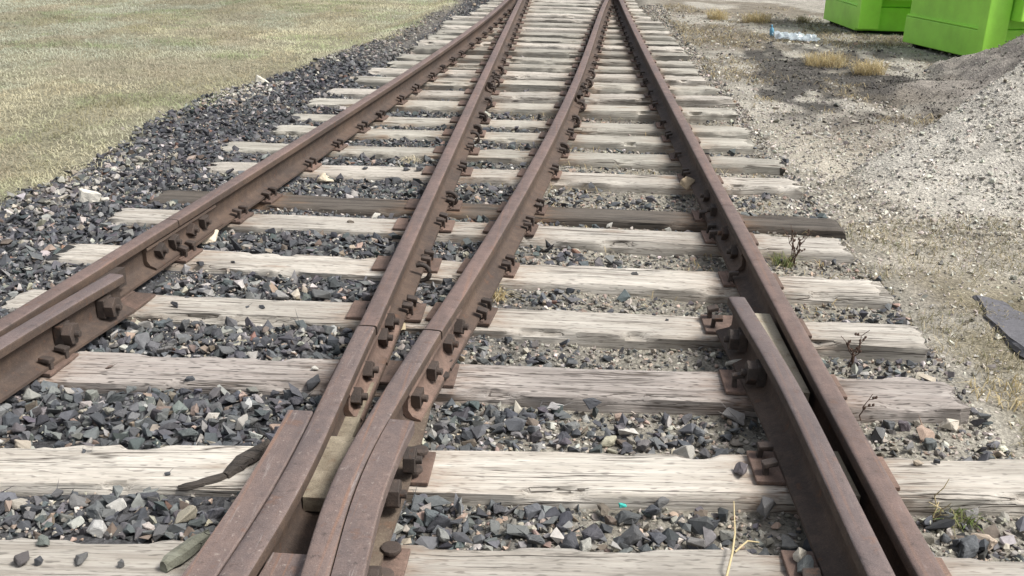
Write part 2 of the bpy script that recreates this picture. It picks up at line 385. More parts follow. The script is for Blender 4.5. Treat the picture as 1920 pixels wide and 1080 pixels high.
# ------------------------------------------------------------------ rails: plan curves
RD = {1: [(-1.087, 15.916), (-1.361, 10.104), (-1.42, 8.956), (-1.688, 6.016), (-1.754, 5.161), (-1.825, 4.203), (-1.895, 3.513), (-1.953, 3.119)],
      2: [(-0.879, 15.991), (-0.791, 10.134), (-0.785, 9.104), (-0.749, 7.337), (-0.733, 6.188), (-0.705, 4.622), (-0.698, 3.996), (-0.691, 3.615), (-0.690, 3.244)],
      3: [(0.452, 16.472), (0.114, 10.363), (0.064, 9.303), (-0.053, 7.476), (-0.146, 6.293), (-0.23, 5.411), (-0.257, 5.076), (-0.34, 4.225), (-0.401, 3.653), (-0.456, 3.226), (-0.496, 2.877)],
      4: [(0.689, 16.557), (0.725, 10.517), (0.736, 9.46), (0.775, 7.643), (0.785, 6.459), (0.82, 4.853), (0.832, 4.069), (0.845, 3.488), (0.85, 2.958), (0.858, 2.384), (0.865, 1.974)]}
PF = {}
for k, d in RD.items():
    d = np.array(d); PF[k] = (np.polyfit(d[:, 1], d[:, 0], 3 if k in (1, 3) else 2), d[:, 1].min(), d[:, 1].max())
def rail_x(k, y):
    p, a, b = PF[k]; y = np.asarray(y, float); yc = np.clip(y, a, b)
    return np.polyval(p, yc) + np.polyval(np.polyder(p), yc)*(y-yc)
RAIL_Z0, RAIL_Z1 = 0.016, 0.170
HEAD = 0.034
def profile(hw=HEAD):
    z0, z1 = RAIL_Z0, RAIL_Z1
    half = [(0.0, z1), (hw*0.5, z1-0.0006), (hw-0.006, z1-0.0015), (hw-0.0015, z1-0.005), (hw, z1-0.011), (hw+0.0006, z1-0.033),
            (hw-0.003, z1-0.037), (0.012, z1-0.045), (0.0085, z1-0.056), (0.0078, z0+0.06), (0.0095, z0+0.036), (0.018, z0+0.026), (0.060, z0+0.014), (0.0675, z0+0.010), (0.0685, z0)]
    return half + [(-a, b) for a, b in half[::-1] if a > 0]
def sweep(name, cen, prof, mats, head_rows, parent=None, endcut=(0, 0)):
    """cen (n,2) plan points; prof ring of (offset,z); head faces use mats[1]"""
    cen = np.array(cen, float); T = np.gradient(cen, axis=0); T /= np.linalg.norm(T, axis=1)[:, None]
    Nn = np.stack([T[:, 1], -T[:, 0]], 1); m = len(prof); n = len(cen)
    pr = np.array(prof); V = np.zeros((n, m, 3))
    V[:, :, :2] = cen[:, None, :] + Nn[:, None, :]*pr[None, :, :1]; V[:, :, 2] = pr[None, :, 1]
    for e, (idx, cut) in enumerate(((0, endcut[0]), (n-1, endcut[1]))):
        if cut: V[idx, :, :2] += T[idx]*(cut*(RAIL_Z1-pr[:, 1]))[:, None]
    bm = bmesh.new(); vs = [[bm.verts.new(V[i, j]) for j in range(m)] for i in range(n)]
    for i in range(n-1):
        for j in range(m):
            k = (j+1) % m
            f = bm.faces.new((vs[i][j], vs[i][k], vs[i+1][k], vs[i+1][j])); f.smooth = True
            if j in head_rows: f.material_index = 1
    for i, s in ((0, 1), (n-1, -1)):
        f = bm.faces.new(vs[i][::s]); f.smooth = False
    me = bpy.data.meshes.new(name); bmesh.ops.recalc_face_normals(bm, faces=bm.faces)
    # keep the profile's arrises crisp
    for e in bm.edges:
        if len(e.link_faces) == 2 and e.calc_face_angle(0) > 0.7: e.smooth = False
    bm.to_mesh(me); bm.free()
    for q in mats: me.materials.append(q)
    return link(name, me, parent)
PR = profile(); NH = len(PR)
HROWS = {0, 1, 2, NH-1, NH-2, NH-3}
def rail(k, y0, y1, label, mats=(M_rail, M_head), name='rail', cut=(0, 0)):
    ys = np.linspace(y0, y1, max(6, int((y1-y0)/0.2)))
    o = sweep(name, np.stack([rail_x(k, ys), ys], 1), PR, mats, HROWS, None, cut)
    return tag(o, label, 'rail')
def tangent(k, y):
    dx = float(rail_x(k, y+0.05)-rail_x(k, y-0.05))/0.1
    return dx
J1, J2, J3, J4 = 4.36, 3.244, 3.235, 5.00
r1n = rail(1, 0.9, J1-0.003, 'rusty outer left rail, near length below the bolted joint, beside the left guard rail')
r1f = rail(1, J1+0.003, 34, 'long rusty outer left rail running from the bolted joint into the distance')
r2 = rail(2, J2+0.004, 20.5, 'rusty inner rail running up from the left half of the frog')
r3 = rail(3, J3+0.003, 20.0, 'rusty curved inner rail running up from the right half of the frog')
r4n = rail(4, 0.9, J4-0.003, 'rusty outer right rail, near length beside the right guard rail')
r4f = rail(4, J4+0.003, 34, 'long rusty outer right rail running beyond its joint into the distance')

# joint bars and bolts (children of the rails they clamp)
def bar_mesh(name, k, side, y0, y1, xf=None, mat=M_rail):
    ys = np.linspace(y0, y1, 7); xs = rail_x(k, ys) if xf is None else xf(ys)
    s = side
    ring = [(0.010*s, 0.128), (0.030*s, 0.126), (0.033*s, 0.117), (0.026*s, 0.108), (0.026*s, 0.070), (0.040*s, 0.050), (0.066*s, 0.040), (0.068*s, 0.033), (0.020*s, 0.043), (0.009*s, 0.06)]
    if s < 0: ring = ring[::-1]
    return sweep(name, np.stack([xs, ys], 1), ring, (mat, mat), set())
def nut_mesh(side, n=4, r=0.036):
    bm = bmesh.new()
    hexprism(bm, (side*0.014, 0, 0), (1, 0, 0), r, 0.034, n)
    hexprism(bm, (side*0.034, 0, 0), (1, 0, 0), 0.0125, 0.03, 10, 0.002)
    return bm_mesh('bolt', bm, M_bolt)
NUT_R, NUT_L = nut_mesh(1), nut_mesh(-1)
BIGNUT_R, BIGNUT_L = nut_mesh(1, 6, 0.042), nut_mesh(-1, 6, 0.042)
def bolts(bar, k, side, ys, xf=None, off=0.026, z=0.088, me=None):
    for y in ys:
        xx = float(rail_x(k, y)) if xf is None else float(xf(np.array([y]))[0])
        dx = tangent(k, y)
        link('bolt', me or (NUT_R if side > 0 else NUT_L), bar, (xx+side*off, y-side*dx*off, z), (random.uniform(-0.7, 0.7), 0, -math.atan(dx)))
b = bar_mesh('joint_bar', 1, 1, 4.06, 4.76); b.parent = r1f; bolts(b, 1, 1, (4.16, 4.29, 4.47, 4.60))
b = bar_mesh('joint_bar', 4, -1, 4.36, 5.62); b.parent = r4f; bolts(b, 4, -1, (4.5, 4.78, 5.18, 5.46))
# far joints
for k, yy, o in ((2, 9.1, r2), (3, 8.75, r3)):
    b = bar_mesh('joint_bar', k, 1, yy-0.38, yy+0.38); b.parent = o; bolts(b, k, 1, (yy-0.28, yy-0.1, yy+0.1, yy+0.28))
# rail anchors: hooked spring clips under the foot
def anchor_mesh():
    a = np.linspace(-0.4, math.pi+0.5, 12)
    pts = [(0.066+0.040*math.sin(q), 0.0, 0.030+0.038*math.cos(q)*-1+0.004) for q in a]
    v, f = tube(pts, 0.011, 8); return mesh_np('rail_anchor', v, f, M_bolt, True)
ANC = anchor_mesh()
for k, o, ys in ((2, r2, (4.16, 5.36, 6.9, 7.13, 7.62, 8.2, 9.2, 9.9)), (3, r3, (6.66, 7.62, 8.2, 9.35, 9.85))):
    for yy in ys:
        link('rail_anchor', ANC, o, (float(rail_x(k, yy)), yy, 0.004), (random.uniform(-0.15, 0.15), 0, -math.atan(tangent(k, yy))))

# ------------------------------------------------------------------ frog
WL_Y = np.array([1.0, 1.4, 1.81, 2.0, 2.21, 2.47, 2.7, 3.0, 3.238])
WL_X = np.array([-0.775, -0.738, -0.705, -0.690, -0.677, -0.680, -0.684, -0.688, -0.690])
WR_Y = np.array([1.0, 1.4, 1.83, 2.05, 2.24, 2.49, 2.7, 3.0, 3.229])
WR_X = np.array([-0.490, -0.500, -0.522, -0.540, -0.552, -0.532, -0.512, -0.480, -0.456])
def wlx(y): return np.interp(y, WL_Y, WL_X)
def wrx(y): return np.interp(y, WR_Y, WR_X)
frog = tag(empty('rail_frog', (0, 0, 0)), 'heavy rusty track frog where the two inner rails meet at the bottom', 'track frog')
yw = np.linspace(1.0, 3.238, 34); yw2 = np.linspace(1.0, 3.229, 34)
def smooth(v, n=3):
    p = np.pad(v, n, 'reflect', reflect_type='odd'); k = np.ones(2*n+1)/(2*n+1); return np.convolve(p, k, 'valid')
sweep('wing_rail', np.stack([smooth(wlx(yw)), yw], 1), PR, (M_rail, M_frog), HROWS, frog)
sweep('wing_rail', np.stack([smooth(wrx(yw2)), yw2], 1), PR, (M_rail, M_frog), HROWS, frog)
def riser(side, xf, y0, y1):
    ys = np.linspace(y0, y1, 22); cx = smooth(xf(ys)) + side*0.0735
    h = 0.0365
    ring = [(-h, 0.168), (h-0.004, 0.168), (h, 0.164), (h, 0.132), (h-0.012, 0.122), (0.004, 0.118), (-0.018, 0.108), (-0.024, 0.06), (-0.030, 0.06), (-0.033, 0.12)]
    o = sweep('riser_bar', np.stack([cx, ys], 1), ring, (M_frog, M_frog), set(), frog)
    V = o.data.vertices                      # slanted nose where the bar runs out
    return o
riser(-1, wlx, 1.0, 2.60); riser(1, wrx, 1.0, 2.575)
def block(name, pts_l, pts_r, z0, z1, mat, parent):
    bm = bmesh.new(); a, c_ = [], []
    for (x0, yy), (x1, _) in zip(pts_l, pts_r):
        a.append([bm.verts.new((x0, yy, z)) for z in (z0, z1)]); c_.append([bm.verts.new((x1, yy, z)) for z in (z0, z1)])
    for i in range(len(a)-1):
        bm.faces.new((a[i][1], c_[i][1], c_[i+1][1], a[i+1][1])); bm.faces.new((a[i][0], a[i+1][0], c_[i+1][0], c_[i][0]))
        bm.faces.new((a[i][0], a[i][1], a[i+1][1], a[i+1][0])); bm.faces.new((c_[i][0], c_[i+1][0], c_[i+1][1], c_[i][1]))
    bv_ = None
    bm.faces.new((a[0][0], c_[0][0], c_[0][1], a[0][1])); bm.faces.new((a[-1][0], a[-1][1], c_[-1][1], c_[-1][0]))
    es = [e for e in bm.edges if len(e.link_faces) == 2 and e.calc_face_angle(0) > 0.5]
    bmesh.ops.bevel(bm, geom=es, offset=0.006, segments=3, affect='EDGES', profile=0.5)
    return link(name, bm_mesh(name, bm, mat), parent)
ys = np.linspace(2.27, 2.60, 8)
block('filler_block', [(float(wlx(q))+0.010, q) for q in ys], [(float(wrx(q))-0.010, q) for q in ys], 0.045, 0.088, M_silt, frog)
ys = np.linspace(2.62, 3.05, 8)
block('filler_block', [(float(wlx(q))+0.010, q) for q in ys], [(float(wlx(q))+0.062, q) for q in ys], 0.030, 0.046, M_silt, frog)
ys = np.linspace(1.75, 2.98, 20)
block('foot_flange', [(float(wrx(q))+0.020, q) for q in ys], [(float(np.interp(q, [1.75, 2.1, 2.25, 2.5, 3.0], [-0.435, -0.425, -0.418, -0.412, -0.418])), q) for q in ys], 0.0165, 0.034, M_foot, frog)
ys = np.linspace(1.05, 1.98, 8)
block('filler_block', [(float(wlx(q))+0.030, q) for q in ys], [(float(wrx(q))-0.030, q) for q in ys], 0.05, 0.120, M_frog, frog)
for k, side, xf, y0, y1, bys in ((2, 1, wlx, 2.80, 3.55, (2.86, 3.06, 3.33, 3.48)), (3, 1, wrx, 2.82, 3.55, (2.88, 3.08, 3.31, 3.47))):
    f_ = (lambda q, k=k, xf=xf: np.where(q > 3.236, rail_x(k, q), xf(q)))
    b = bar_mesh('joint_bar', k, side, y0, y1, f_, M_plate); b.parent = frog
    bolts(b, k, side, bys, f_)
for y_, m_ in ((2.49, BIGNUT_R), (2.31, BIGNUT_R), (1.93, BIGNUT_R)):
    link('bolt', m_, frog, (float(wrx(y_))+0.103, y_, 0.088), (random.uniform(-.4, .4), 0, 0.05))
for y_ in (2.42, 2.2):
    link('bolt', BIGNUT_L, frog, (float(wlx(y_))-0.062, y_, 0.085), (random.uniform(-.4, .4), 0, 0.02))

# ------------------------------------------------------------------ guard rails
def guard(pts, label, side, nuts):
    p = np.array(pts); yy = np.linspace(p[0, 1], p[-1, 1], 24); xx = smooth(np.interp(yy, p[:, 1], p[:, 0]), 2)
    o = sweep('guard_rail', np.stack([xx, yy], 1), PR, (M_rail, M_guard), HROWS, None, (0, 0.0))
    tag(o, label, 'guard rail')
    for y_ in nuts:
        x_ = float(np.interp(y_, yy, xx))
        bm = bmesh.new(); box(bm, (side*0.022, 0, 0), (0.032, 0.07, 0.075), None, 0.004)
        wsh = link('washer_block', bm_mesh('washer_block', bm, M_bolt), o, (x_, y_, 0.083))
        link('bolt', BIGNUT_R if side > 0 else BIGNUT_L, wsh, (side*0.040, 0, 0), (random.uniform(-.5, .5), 0, 0))
    return o
guard([(-2.13, 0.9), (-1.975, 2.0), (-1.862, 2.952), (-1.826, 3.244), (-1.765, 3.63)], 'short rusty guard rail with flared end inside the outer left rail', 1, (3.24, 3.50))
guard([(0.778, 0.9), (0.755, 1.963), (0.746, 2.372), (0.734, 2.944), (0.717, 3.145), (0.672, 3.70)], 'rusty guard rail lying close inside the outer right rail at lower right', -1, (3.20, 3.48))
# cast spacer between right guard rail and running rail: part of the near running rail
ys = np.linspace(3.02, 3.70, 8)
gxr = lambda q: np.interp(q, [2.944, 3.145, 3.70], [0.734, 0.717, 0.672])
block('guard_spacer', [(float(gxr(q))+0.030, q) for q in ys], [(float(rail_x(4, q))-0.030, q) for q in ys], 0.05, 0.105, M_sand, r4n)
ys = np.linspace(2.42, 2.66, 5)
block('guard_spacer', [(float(np.interp(q, [2.372, 2.944], [0.746, 0.734]))+0.030, q) for q in ys], [(float(rail_x(4, q))-0.030, q) for q in ys], 0.05, 0.095, M_sand, r4n)
ys = np.linspace(3.52, 3.80, 4)
block('guard_spacer', [(float(rail_x(1, q))+0.030, q) for q in ys], [(float(rail_x(1, q))+0.070, q) for q in ys], 0.06, 0.135, M_bolt, r1n)

# ------------------------------------------------------------------ ties with their plates and spikes
# far-edge line of each tie: slope, intercept, left end, right end, top height, wood, words
T = [
 (0.066, 2.247, -2.45, 1.90, 0.000, M_pale), (0.082, 2.742, -2.42, 1.62, 0.000, M_pale), (0.047, 3.358, -2.36, 1.40, 0.000, M_mid),
 (0.018, 3.904, -2.27, 1.436, 0.000, M_pale), (0.004, 4.457, -2.344, 1.418, 0.000, M_pale), (0.004, 5.071, -2.375, 1.409, 0.000, M_pale),
 (0.003, 5.479, -2.307, 1.476, -0.012, M_dark), (0.041, 6.223, -2.218, 1.400, 0.000, M_pale), (0.045, 6.774, -2.302, 1.388, 0.0, M_grey),
 (0.046, 7.336, -2.141, 1.279, 0.000, M_grey), (0.052, 7.838, -2.165, 1.343, -0.01, M_grey), (0.083, 8.501, -2.154, 1.344, 0.000, M_grey),
 (0.098, 9.057, -2.126, 1.403, 0.000, M_pale), (0.053, 9.655, -2.035, 1.339, 0.000, M_grey), (0.053, 10.169, -2.022, 1.294, 0.000, M_pale),
 (0.053, 10.687, -1.892, 1.256, 0.0, M_grey), (0.053, 11.19, -1.88, 1.277, 0.0, M_grey), (0.053, 11.875, -1.858, 1.28, 0.0, M_grey),
 (0.053, 12.394, -1.844, 1.27, 0.0, M_pale), (0.053, 12.905, -1.82, 1.25, 0.0, M_grey), (0.053, 13.457, -1.775, 1.25, 0.0, M_grey),
 (0.053, 13.994, -1.79, 1.24, 0.0, M_pale), (0.053, 14.574, -1.83, 1.24, 0.0, M_grey), (0.053, 15.202, -1.80, 1.22, 0.0, M_pale),
 (0.053, 15.85, -1.60, 1.10, 0.0, M_pale), (0.053, 16.42, -1.55, 1.05, 0.0, M_grey), (0.053, 16.98, -1.55, 1.05, 0.0, M_pale),
 (0.053, 17.55, -1.50, 1.02, 0.0, M_grey), (0.053, 18.12, -1.50, 1.02, 0.0, M_pale), (0.053, 18.7, -1.48, 1.0, 0.0, M_grey),
 (0.053, 19.28, -1.48, 1.0, 0.0, M_pale), (0.053, 19.86, -1.48, 1.0, 0.0, M_grey)]
ORD = 'first second third fourth fifth sixth seventh eighth ninth tenth eleventh twelfth thirteenth fourteenth fifteenth sixteenth seventeenth eighteenth nineteenth twentieth twenty-first twenty-second twenty-third twenty-fourth twenty-fifth'.split()
TW = 0.236
def tie_mesh(Lx, seed, mat, worn):
    n = max(24, int(Lx/0.028)); xs = np.linspace(-Lx/2, Lx/2, n); hw = TW/2
    ring = [(-hw, -0.165), (-hw, -0.09), (-hw, -0.03), (-hw+0.002, -0.010), (-hw+0.010, -0.001)] + [(q, 0.0) for q in np.linspace(-hw+0.03, hw-0.03, 7)] + [(hw-0.010, -0.001), (hw-0.002, -0.010), (hw, -0.03), (hw, -0.09), (hw, -0.165)]
    ring = np.array(ring); m = len(ring); V = np.zeros((n, m, 3)); V[:, :, 0] = xs[:, None]; V[:, :, 1] = ring[None, :, 0]; V[:, :, 2] = ring[None, :, 1]
    gxs, gys = np.meshgrid(xs, np.arange(m), indexing='ij')
    topm = (ring[:, 1] > -0.02)[None, :]
    g = fbm(gxs*1.3+seed*7, gys*0.9+seed, seed+100, 4)-0.5
    V[:, :, 2] += topm*g*0.020*worn
    V[:, :, 1] += (fbm(gxs*2.2+seed*3, gys*0.6+9, seed+200, 4)-0.5)*0.022*worn*np.sign(ring[:, 0])[None, :]
    # chipped arrises
    for jj, s in (((3, 4), -1), ((12, 13), 1)):
        ch = np.clip(fbm(xs*7.0+seed*5, xs*0+jj[0], seed+300, 3)-0.56, 0, 1)*0.075*worn
        for j in jj: V[:, j, 2] -= ch*0.7; V[:, j, 1] -= s*ch
    # ragged ends
    e = (fbm(gys[0]*1.7+seed, gys[0]*0.3, seed+400, 3)-0.5)*0.11*worn
    V[0, :, 0] -= e; V[-1, :, 0] += e[::-1]
    V[0, 4:13, 2] -= 0.006; V[-1, 4:13, 2] -= 0.006
    V = V.reshape(-1, 3)
    i0 = (np.arange(n-1)[:, None]*m + np.arange(m-1)[None]).ravel()
    Fq = np.stack([i0, i0+m, i0+m+1, i0+1], 1)
    bm = bmesh.new(); bv = [bm.verts.new(q) for q in V]
    for f in Fq: bm.faces.new([bv[k] for k in f]).smooth = True
    for i in range(n-1): bm.faces.new((bv[i*m], bv[i*m+m-1], bv[(i+1)*m+m-1], bv[(i+1)*m])).smooth = False
    for base, sg in ((0, 1), ((n-1)*m, -1)): bm.faces.new([bv[base+k] for k in range(m)][::sg]).smooth = False
    me = bpy.data.meshes.new('railway_tie'); bmesh.ops.recalc_face_normals(bm, faces=bm.faces)
    for ed in bm.edges:
        if len(ed.link_faces) == 2 and ed.calc_face_angle(0) > 0.8: ed.smooth = False
    bm.to_mesh(me); bm.free(); me.materials.append(mat); return me
def stain_tie(o, spots):
    me = o.data; at = me.attributes.new('stain', 'FLOAT', 'POINT'); n = len(me.vertices); co = np.empty(n*3); me.vertices.foreach_get('co', co); co = co.reshape(-1, 3)
    v = np.zeros(n)
    for a, b_ in spots: v = np.maximum(v, np.exp(-np.clip(np.maximum(a-co[:, 0], co[:, 0]-b_), 0, None)/0.07))
    at.data.foreach_set('value', v.astype(np.float32))
def spike_mesh():
    bm = bmesh.new()
    box(bm, (0.004, 0, 0.012), (0.017, 0.017, 0.040), None, 0.002)
    box(bm, (-0.008, 0, 0.037), (0.044, 0.034, 0.016), Matrix.Rotation(0.16, 3, 'Y'), 0.004)
    return bm_mesh('spike', bm, M_bolt)
SPIKE = spike_mesh()
def lag_mesh():
    bm = bmesh.new()
    hexprism(bm, (0, 0, 0.006), (0, 0, 1), 0.013, 0.026, 10, 0.001)
    hexprism(bm, (0, 0, 0.021), (0, 0, 1), 0.027, 0.013, 12, 0.004)
    return bm_mesh('screw_spike', bm, M_bolt)
LAG = lag_mesh()
PLATE = {}
def plate_mesh(x0, x1, wd=0.178):
    key = (round(x0, 2), round(x1, 2))
    if key in PLATE: return PLATE[key]
    bm = bmesh.new(); box(bm, ((x0+x1)/2, 0, 0.0085), (x1-x0, wd, 0.013), None, 0.003)
    for s in (-0.079, 0.079):
        if x0+0.01 < s < x1-0.01: box(bm, (s, 0, 0.0172), (0.012, wd*0.96, 0.0075), None, 0.002)
    PLATE[key] = bm_mesh('tie_plate', bm, M_plate); return PLATE[key]
TIE_RECT = []
for i, (sl, yi, xl, xr, zt, mat) in enumerate(T):
    xc = (xl+xr)/2; ang = math.atan(sl); Lx = (xr-xl)/math.cos(ang)
    yc = yi + sl*xc - TW/2
    o = link('railway_tie', tie_mesh(Lx, i*3+1, mat, 1.15 if i != 6 else 0.8), None, (xc, yc, zt), (0, 0, ang))
    TIE_RECT.append((xc, yc, ang, Lx/2, zt))
    if i == 6: lab = 'dark grey weathered tie, sunken and darker than all its neighbours'
    elif i == 0: lab = 'pale rough tie cut by the bottom edge of the photo'
    elif i == 1: lab = 'broad pale knotty tie, second up from the bottom of the photo'
    elif i == 2: lab = 'pinkish tie with rows of dark incised dashes, third up from the bottom'
    else:
        tone = {M_pale.name: 'pale', M_grey.name: 'greyish', M_mid.name: 'pinkish'}[mat.name]
        if i < 6: lab = '%s weathered tie, %s one nearer than the dark sunken tie' % (tone, ORD[5-i])
        else: lab = '%s weathered tie, %s one beyond the dark sunken tie' % (tone, ORD[i-7])
    tag(o, lab, 'railway tie', 'wooden ties under the turnout')
    # plates: one under every rail crossing
    ca, sa = math.cos(ang), math.sin(ang)
    def local(xw, yw): dx, dy = xw-xc, yw-yc; return dx*ca+dy*sa, -dx*sa+dy*ca
    cross = []
    for k in (1, 2, 3, 4):
        if k in (2, 3) and i <= 2: continue
        yk = yc
        for _ in range(3): xk = float(rail_x(k, yk)); yk = yc + (xk-xc)*math.tan(ang)
        lx, ly = local(xk, yk)
        if k in (2, 3) and yk > 19.3: continue
        if abs(lx) < Lx/2-0.05: e0, e1 = {1: (0.15, 0.115), 2: (0.172, 0.130), 3: (0.15, 0.112), 4: (0.117, 0.15)}[k]; cross.append([k, lx, lx-e0, lx+e1])
    if i <= 2:
        lx, _ = local(-0.60, yc); cross.append([5, lx, lx-0.225 if i < 2 else lx-0.20, lx+0.235])
    cross.sort(key=lambda q: q[1])
    if i <= 2:
        for q in cross:
            if q[0] == 4: q[2] -= 0.15
            if q[0] == 1: q[3] += 0.075
    if i == 3:
        for q in cross:
            if q[0] == 4: q[2] -= 0.148
            if q[0] == 1: q[3] += 0.06
    for a_, b_ in zip(cross[:-1], cross[1:]):
        if a_[3] > b_[2]-0.006: mdl = (a_[1]+b_[1])/2; a_[3] = mdl-0.004; b_[2] = mdl+0.004
    stain_tie(o, [(q[2], q[3]) for q in cross])
    for k, lx, p0, p1 in cross:
        p0 = max(p0, -Lx/2+0.02); p1 = min(p1, Lx/2-0.02)
        dx = 0 if k == 5 else tangent(k, yc)
        pl = link('tie_plate', plate_mesh(p0-lx, p1-lx), o, (lx, 0.004*math.sin(i*3+k), 0), (0, 0, (-math.atan(dx)-ang if k != 5 else -ang)))
        if k == 5:
            for (ex, s2) in ((0.190, 1),):
                for vy in (-0.055, 0.055): link('screw_spike', LAG, pl, (ex, vy, 0.014), (random.uniform(-.1, .1), random.uniform(-.1, .1), 0))
            continue
        spots = [(1, 0.05), (1, -0.045), (-1, -0.05)] + ([(-1, 0.05)] if (i+k) % 2 else [])
        for sd, vy in spots:
            ex = sd*(0.0685+0.012)
            if not (p0-lx+0.015 < ex < p1-lx-0.015): continue
            if (k == 4 and sd < 0 and i <= 3) or (k == 1 and sd > 0 and i <= 3): ex += (0.085 if k == 1 else -0.150)
            if not (p0-lx+0.012 < ex < p1-lx-0.012): continue
            link('spike', SPIKE, pl, (ex, vy+random.uniform(-.008, .008), 0.012+random.uniform(0, 0.008)), (random.uniform(-.12, .12), random.uniform(-.1, .1), (0 if sd > 0 else math.pi)+random.uniform(-.15, .15)))

def on_tie(x, y, mx=0.0, my=0.0):
    hit = np.zeros(np.shape(x), bool)
    for xc, yc, ang, hl, zt in TIE_RECT:
        ca, sa = math.cos(ang), math.sin(ang); dx, dy = x-xc, y-yc
        lx, ly = dx*ca+dy*sa, -dx*sa+dy*ca
        hit |= (np.abs(lx) < hl+mx) & (np.abs(ly) < TW/2+my)
    return hit

# ------------------------------------------------------------------ stones
def hull_stone(npts, seed, flat=0.62, smooth_it=False, rounded=0.0):
    r = np.random.default_rng(seed)
    P = r.normal(size=(npts, 3)); P /= np.linalg.norm(P, axis=1)[:, None]
    P *= (0.78+0.30*r.random((npts, 1)))
    P *= np.array([1.0, 0.62+0.25*r.random(), flat*(0.75+0.4*r.random())])*0.5
    bm = bmesh.new(); vs = [bm.verts.new(p) for p in P]
    res = bmesh.ops.convex_hull(bm, input=vs)
    kill = [e for e in res['geom_interior']+res['geom_unused'] if isinstance(e, bmesh.types.BMVert)]
    if kill: bmesh.ops.delete(bm, geom=list(set(kill)), context='VERTS')
    if smooth_it:
        bmesh.ops.bevel(bm, geom=list(bm.edges), offset=0.035+rounded, segments=2, affect='EDGES', profile=0.5)
        for v in bm.verts:
            q = v.co*7
            v.co += v.normal*0.018*math.sin(q.x*3.1+seed)*math.sin(q.y*2.7)*math.cos(q.z*3.3)
    bmesh.ops.triangulate(bm, faces=bm.faces); bmesh.ops.recalc_face_normals(bm, faces=bm.faces)
    bm.verts.ensure_lookup_table()
    V = np.array([v.co for v in bm.verts]); Fc = np.array([[v.index for v in f.verts] for f in bm.faces])
    bm.verts.index_update(); Fc = np.array([[v.index for v in f.verts] for f in bm.faces])
    bm.free(); return V, Fc
LOW = [hull_stone(11, 500+k) for k in range(14)]
TINY = [hull_stone(8, 700+k, 0.7) for k in range(10)]
def slab_stone(seed):
    r = np.random.default_rng(seed); bm = bmesh.new(); n = int(r.integers(8, 13))
    P = r.uniform(-1, 1, size=(n, 3)); P = np.sign(P)*np.abs(P)**0.6
    P *= (0.75+0.25*r.random((n, 1)))*np.array([1.0, 0.55+0.35*r.random(), 0.34+0.36*r.random()])*0.5; P[:, 0] += P[:, 1]*r.normal()*0.25
    vs = [bm.verts.new(p) for p in P]; res = bmesh.ops.convex_hull(bm, input=vs)
    kill = [e for e in res['geom_interior']+res['geom_unused'] if isinstance(e, bmesh.types.BMVert)]
    if kill: bmesh.ops.delete(bm, geom=list(set(kill)), context='VERTS')
    bmesh.ops.triangulate(bm, faces=bm.faces); bmesh.ops.recalc_face_normals(bm, faces=bm.faces); bm.verts.index_update()
    V = np.array([v.co for v in bm.verts]); Fc = np.array([[v.index for v in f.verts] for f in bm.faces]); bm.free(); return V, Fc
MIDS = [slab_stone(800+k) for k in range(30)]
def scatter(name, protos, P, size, cols, flatrot=0.35, r=rng):
    """one mesh of many stones"""
    n = len(P); pid = r.integers(0, len(protos), n)
    a = r.random(n)*2*math.pi; tx = r.normal(size=n)*flatrot; ty = r.normal(size=n)*flatrot
    ca, sa, cx, sx, cy, sy = np.cos(a), np.sin(a), np.cos(tx), np.sin(tx), np.cos(ty), np.sin(ty)
    z0 = np.zeros(n); o1 = np.ones(n)
    Rz = np.stack([np.stack([ca, -sa, z0], 1), np.stack([sa, ca, z0], 1), np.stack([z0, z0, o1], 1)], 1)
    Rx = np.stack([np.stack([o1, z0, z0], 1), np.stack([z0, cx, -sx], 1), np.stack([z0, sx, cx], 1)], 1)
    Ry = np.stack([np.stack([cy, z0, sy], 1), np.stack([z0, o1, z0], 1), np.stack([-sy, z0, cy], 1)], 1)
    Rm = Rz @ Rx @ Ry
    Vs, Fs, Cs, off = [], [], [], 0
    for k, (pv, pf) in enumerate(protos):
        idx = np.where(pid == k)[0]
        if not len(idx): continue
        v = np.einsum('nij,kj->nki', Rm[idx], pv)*size[idx][:, None, None] + P[idx][:, None, :]
        Vs.append(v.reshape(-1, 3)); nv = len(pv)
        Fs.append((pf[None]+(np.arange(len(idx))*nv)[:, None, None]+off).reshape(-1, 3)); off += nv*len(idx)
        Cs.append(np.repeat(cols[idx], nv, axis=0))
    return mesh_np(name, np.concatenate(Vs), np.concatenate(Fs), M_stones, False, np.concatenate(Cs))
PAL_DARK = np.array([[0.076, 0.080, 0.087], [0.098, 0.102, 0.107], [0.056, 0.059, 0.065], [0.122, 0.127, 0.128], [0.080, 0.096, 0.096], [0.098, 0.093, 0.098], [0.175, 0.175, 0.170],
                     [0.26, 0.25, 0.235], [0.40, 0.38, 0.35], [0.30, 0.225, 0.18], [0.155, 0.125, 0.10], [0.22, 0.13, 0.095], [0.33, 0.30, 0.24]])
PW_DARK = np.array([19, 18, 15, 12, 6, 9, 8, 6, 4, 2, 4, 0.6, 3.0])
PAL_MIX = np.array([[0.36, 0.33, 0.28], [0.27, 0.25, 0.215], [0.20, 0.185, 0.16], [0.44, 0.41, 0.36], [0.40, 0.31, 0.24], [0.12, 0.115, 0.11], [0.075, 0.078, 0.08], [0.30, 0.23, 0.19]])
PW_MIX = np.array([18, 20, 18, 8, 6, 12, 10, 5.0])
PAL_PALE = np.array([[0.50, 0.47, 0.41], [0.42, 0.395, 0.345], [0.58, 0.55, 0.495], [0.36, 0.34, 0.295], [0.27, 0.255, 0.23], [0.52, 0.465, 0.395], [0.16, 0.152, 0.142]])
PW_PALE = np.array([24, 22, 12, 15, 9, 8, 6.0])
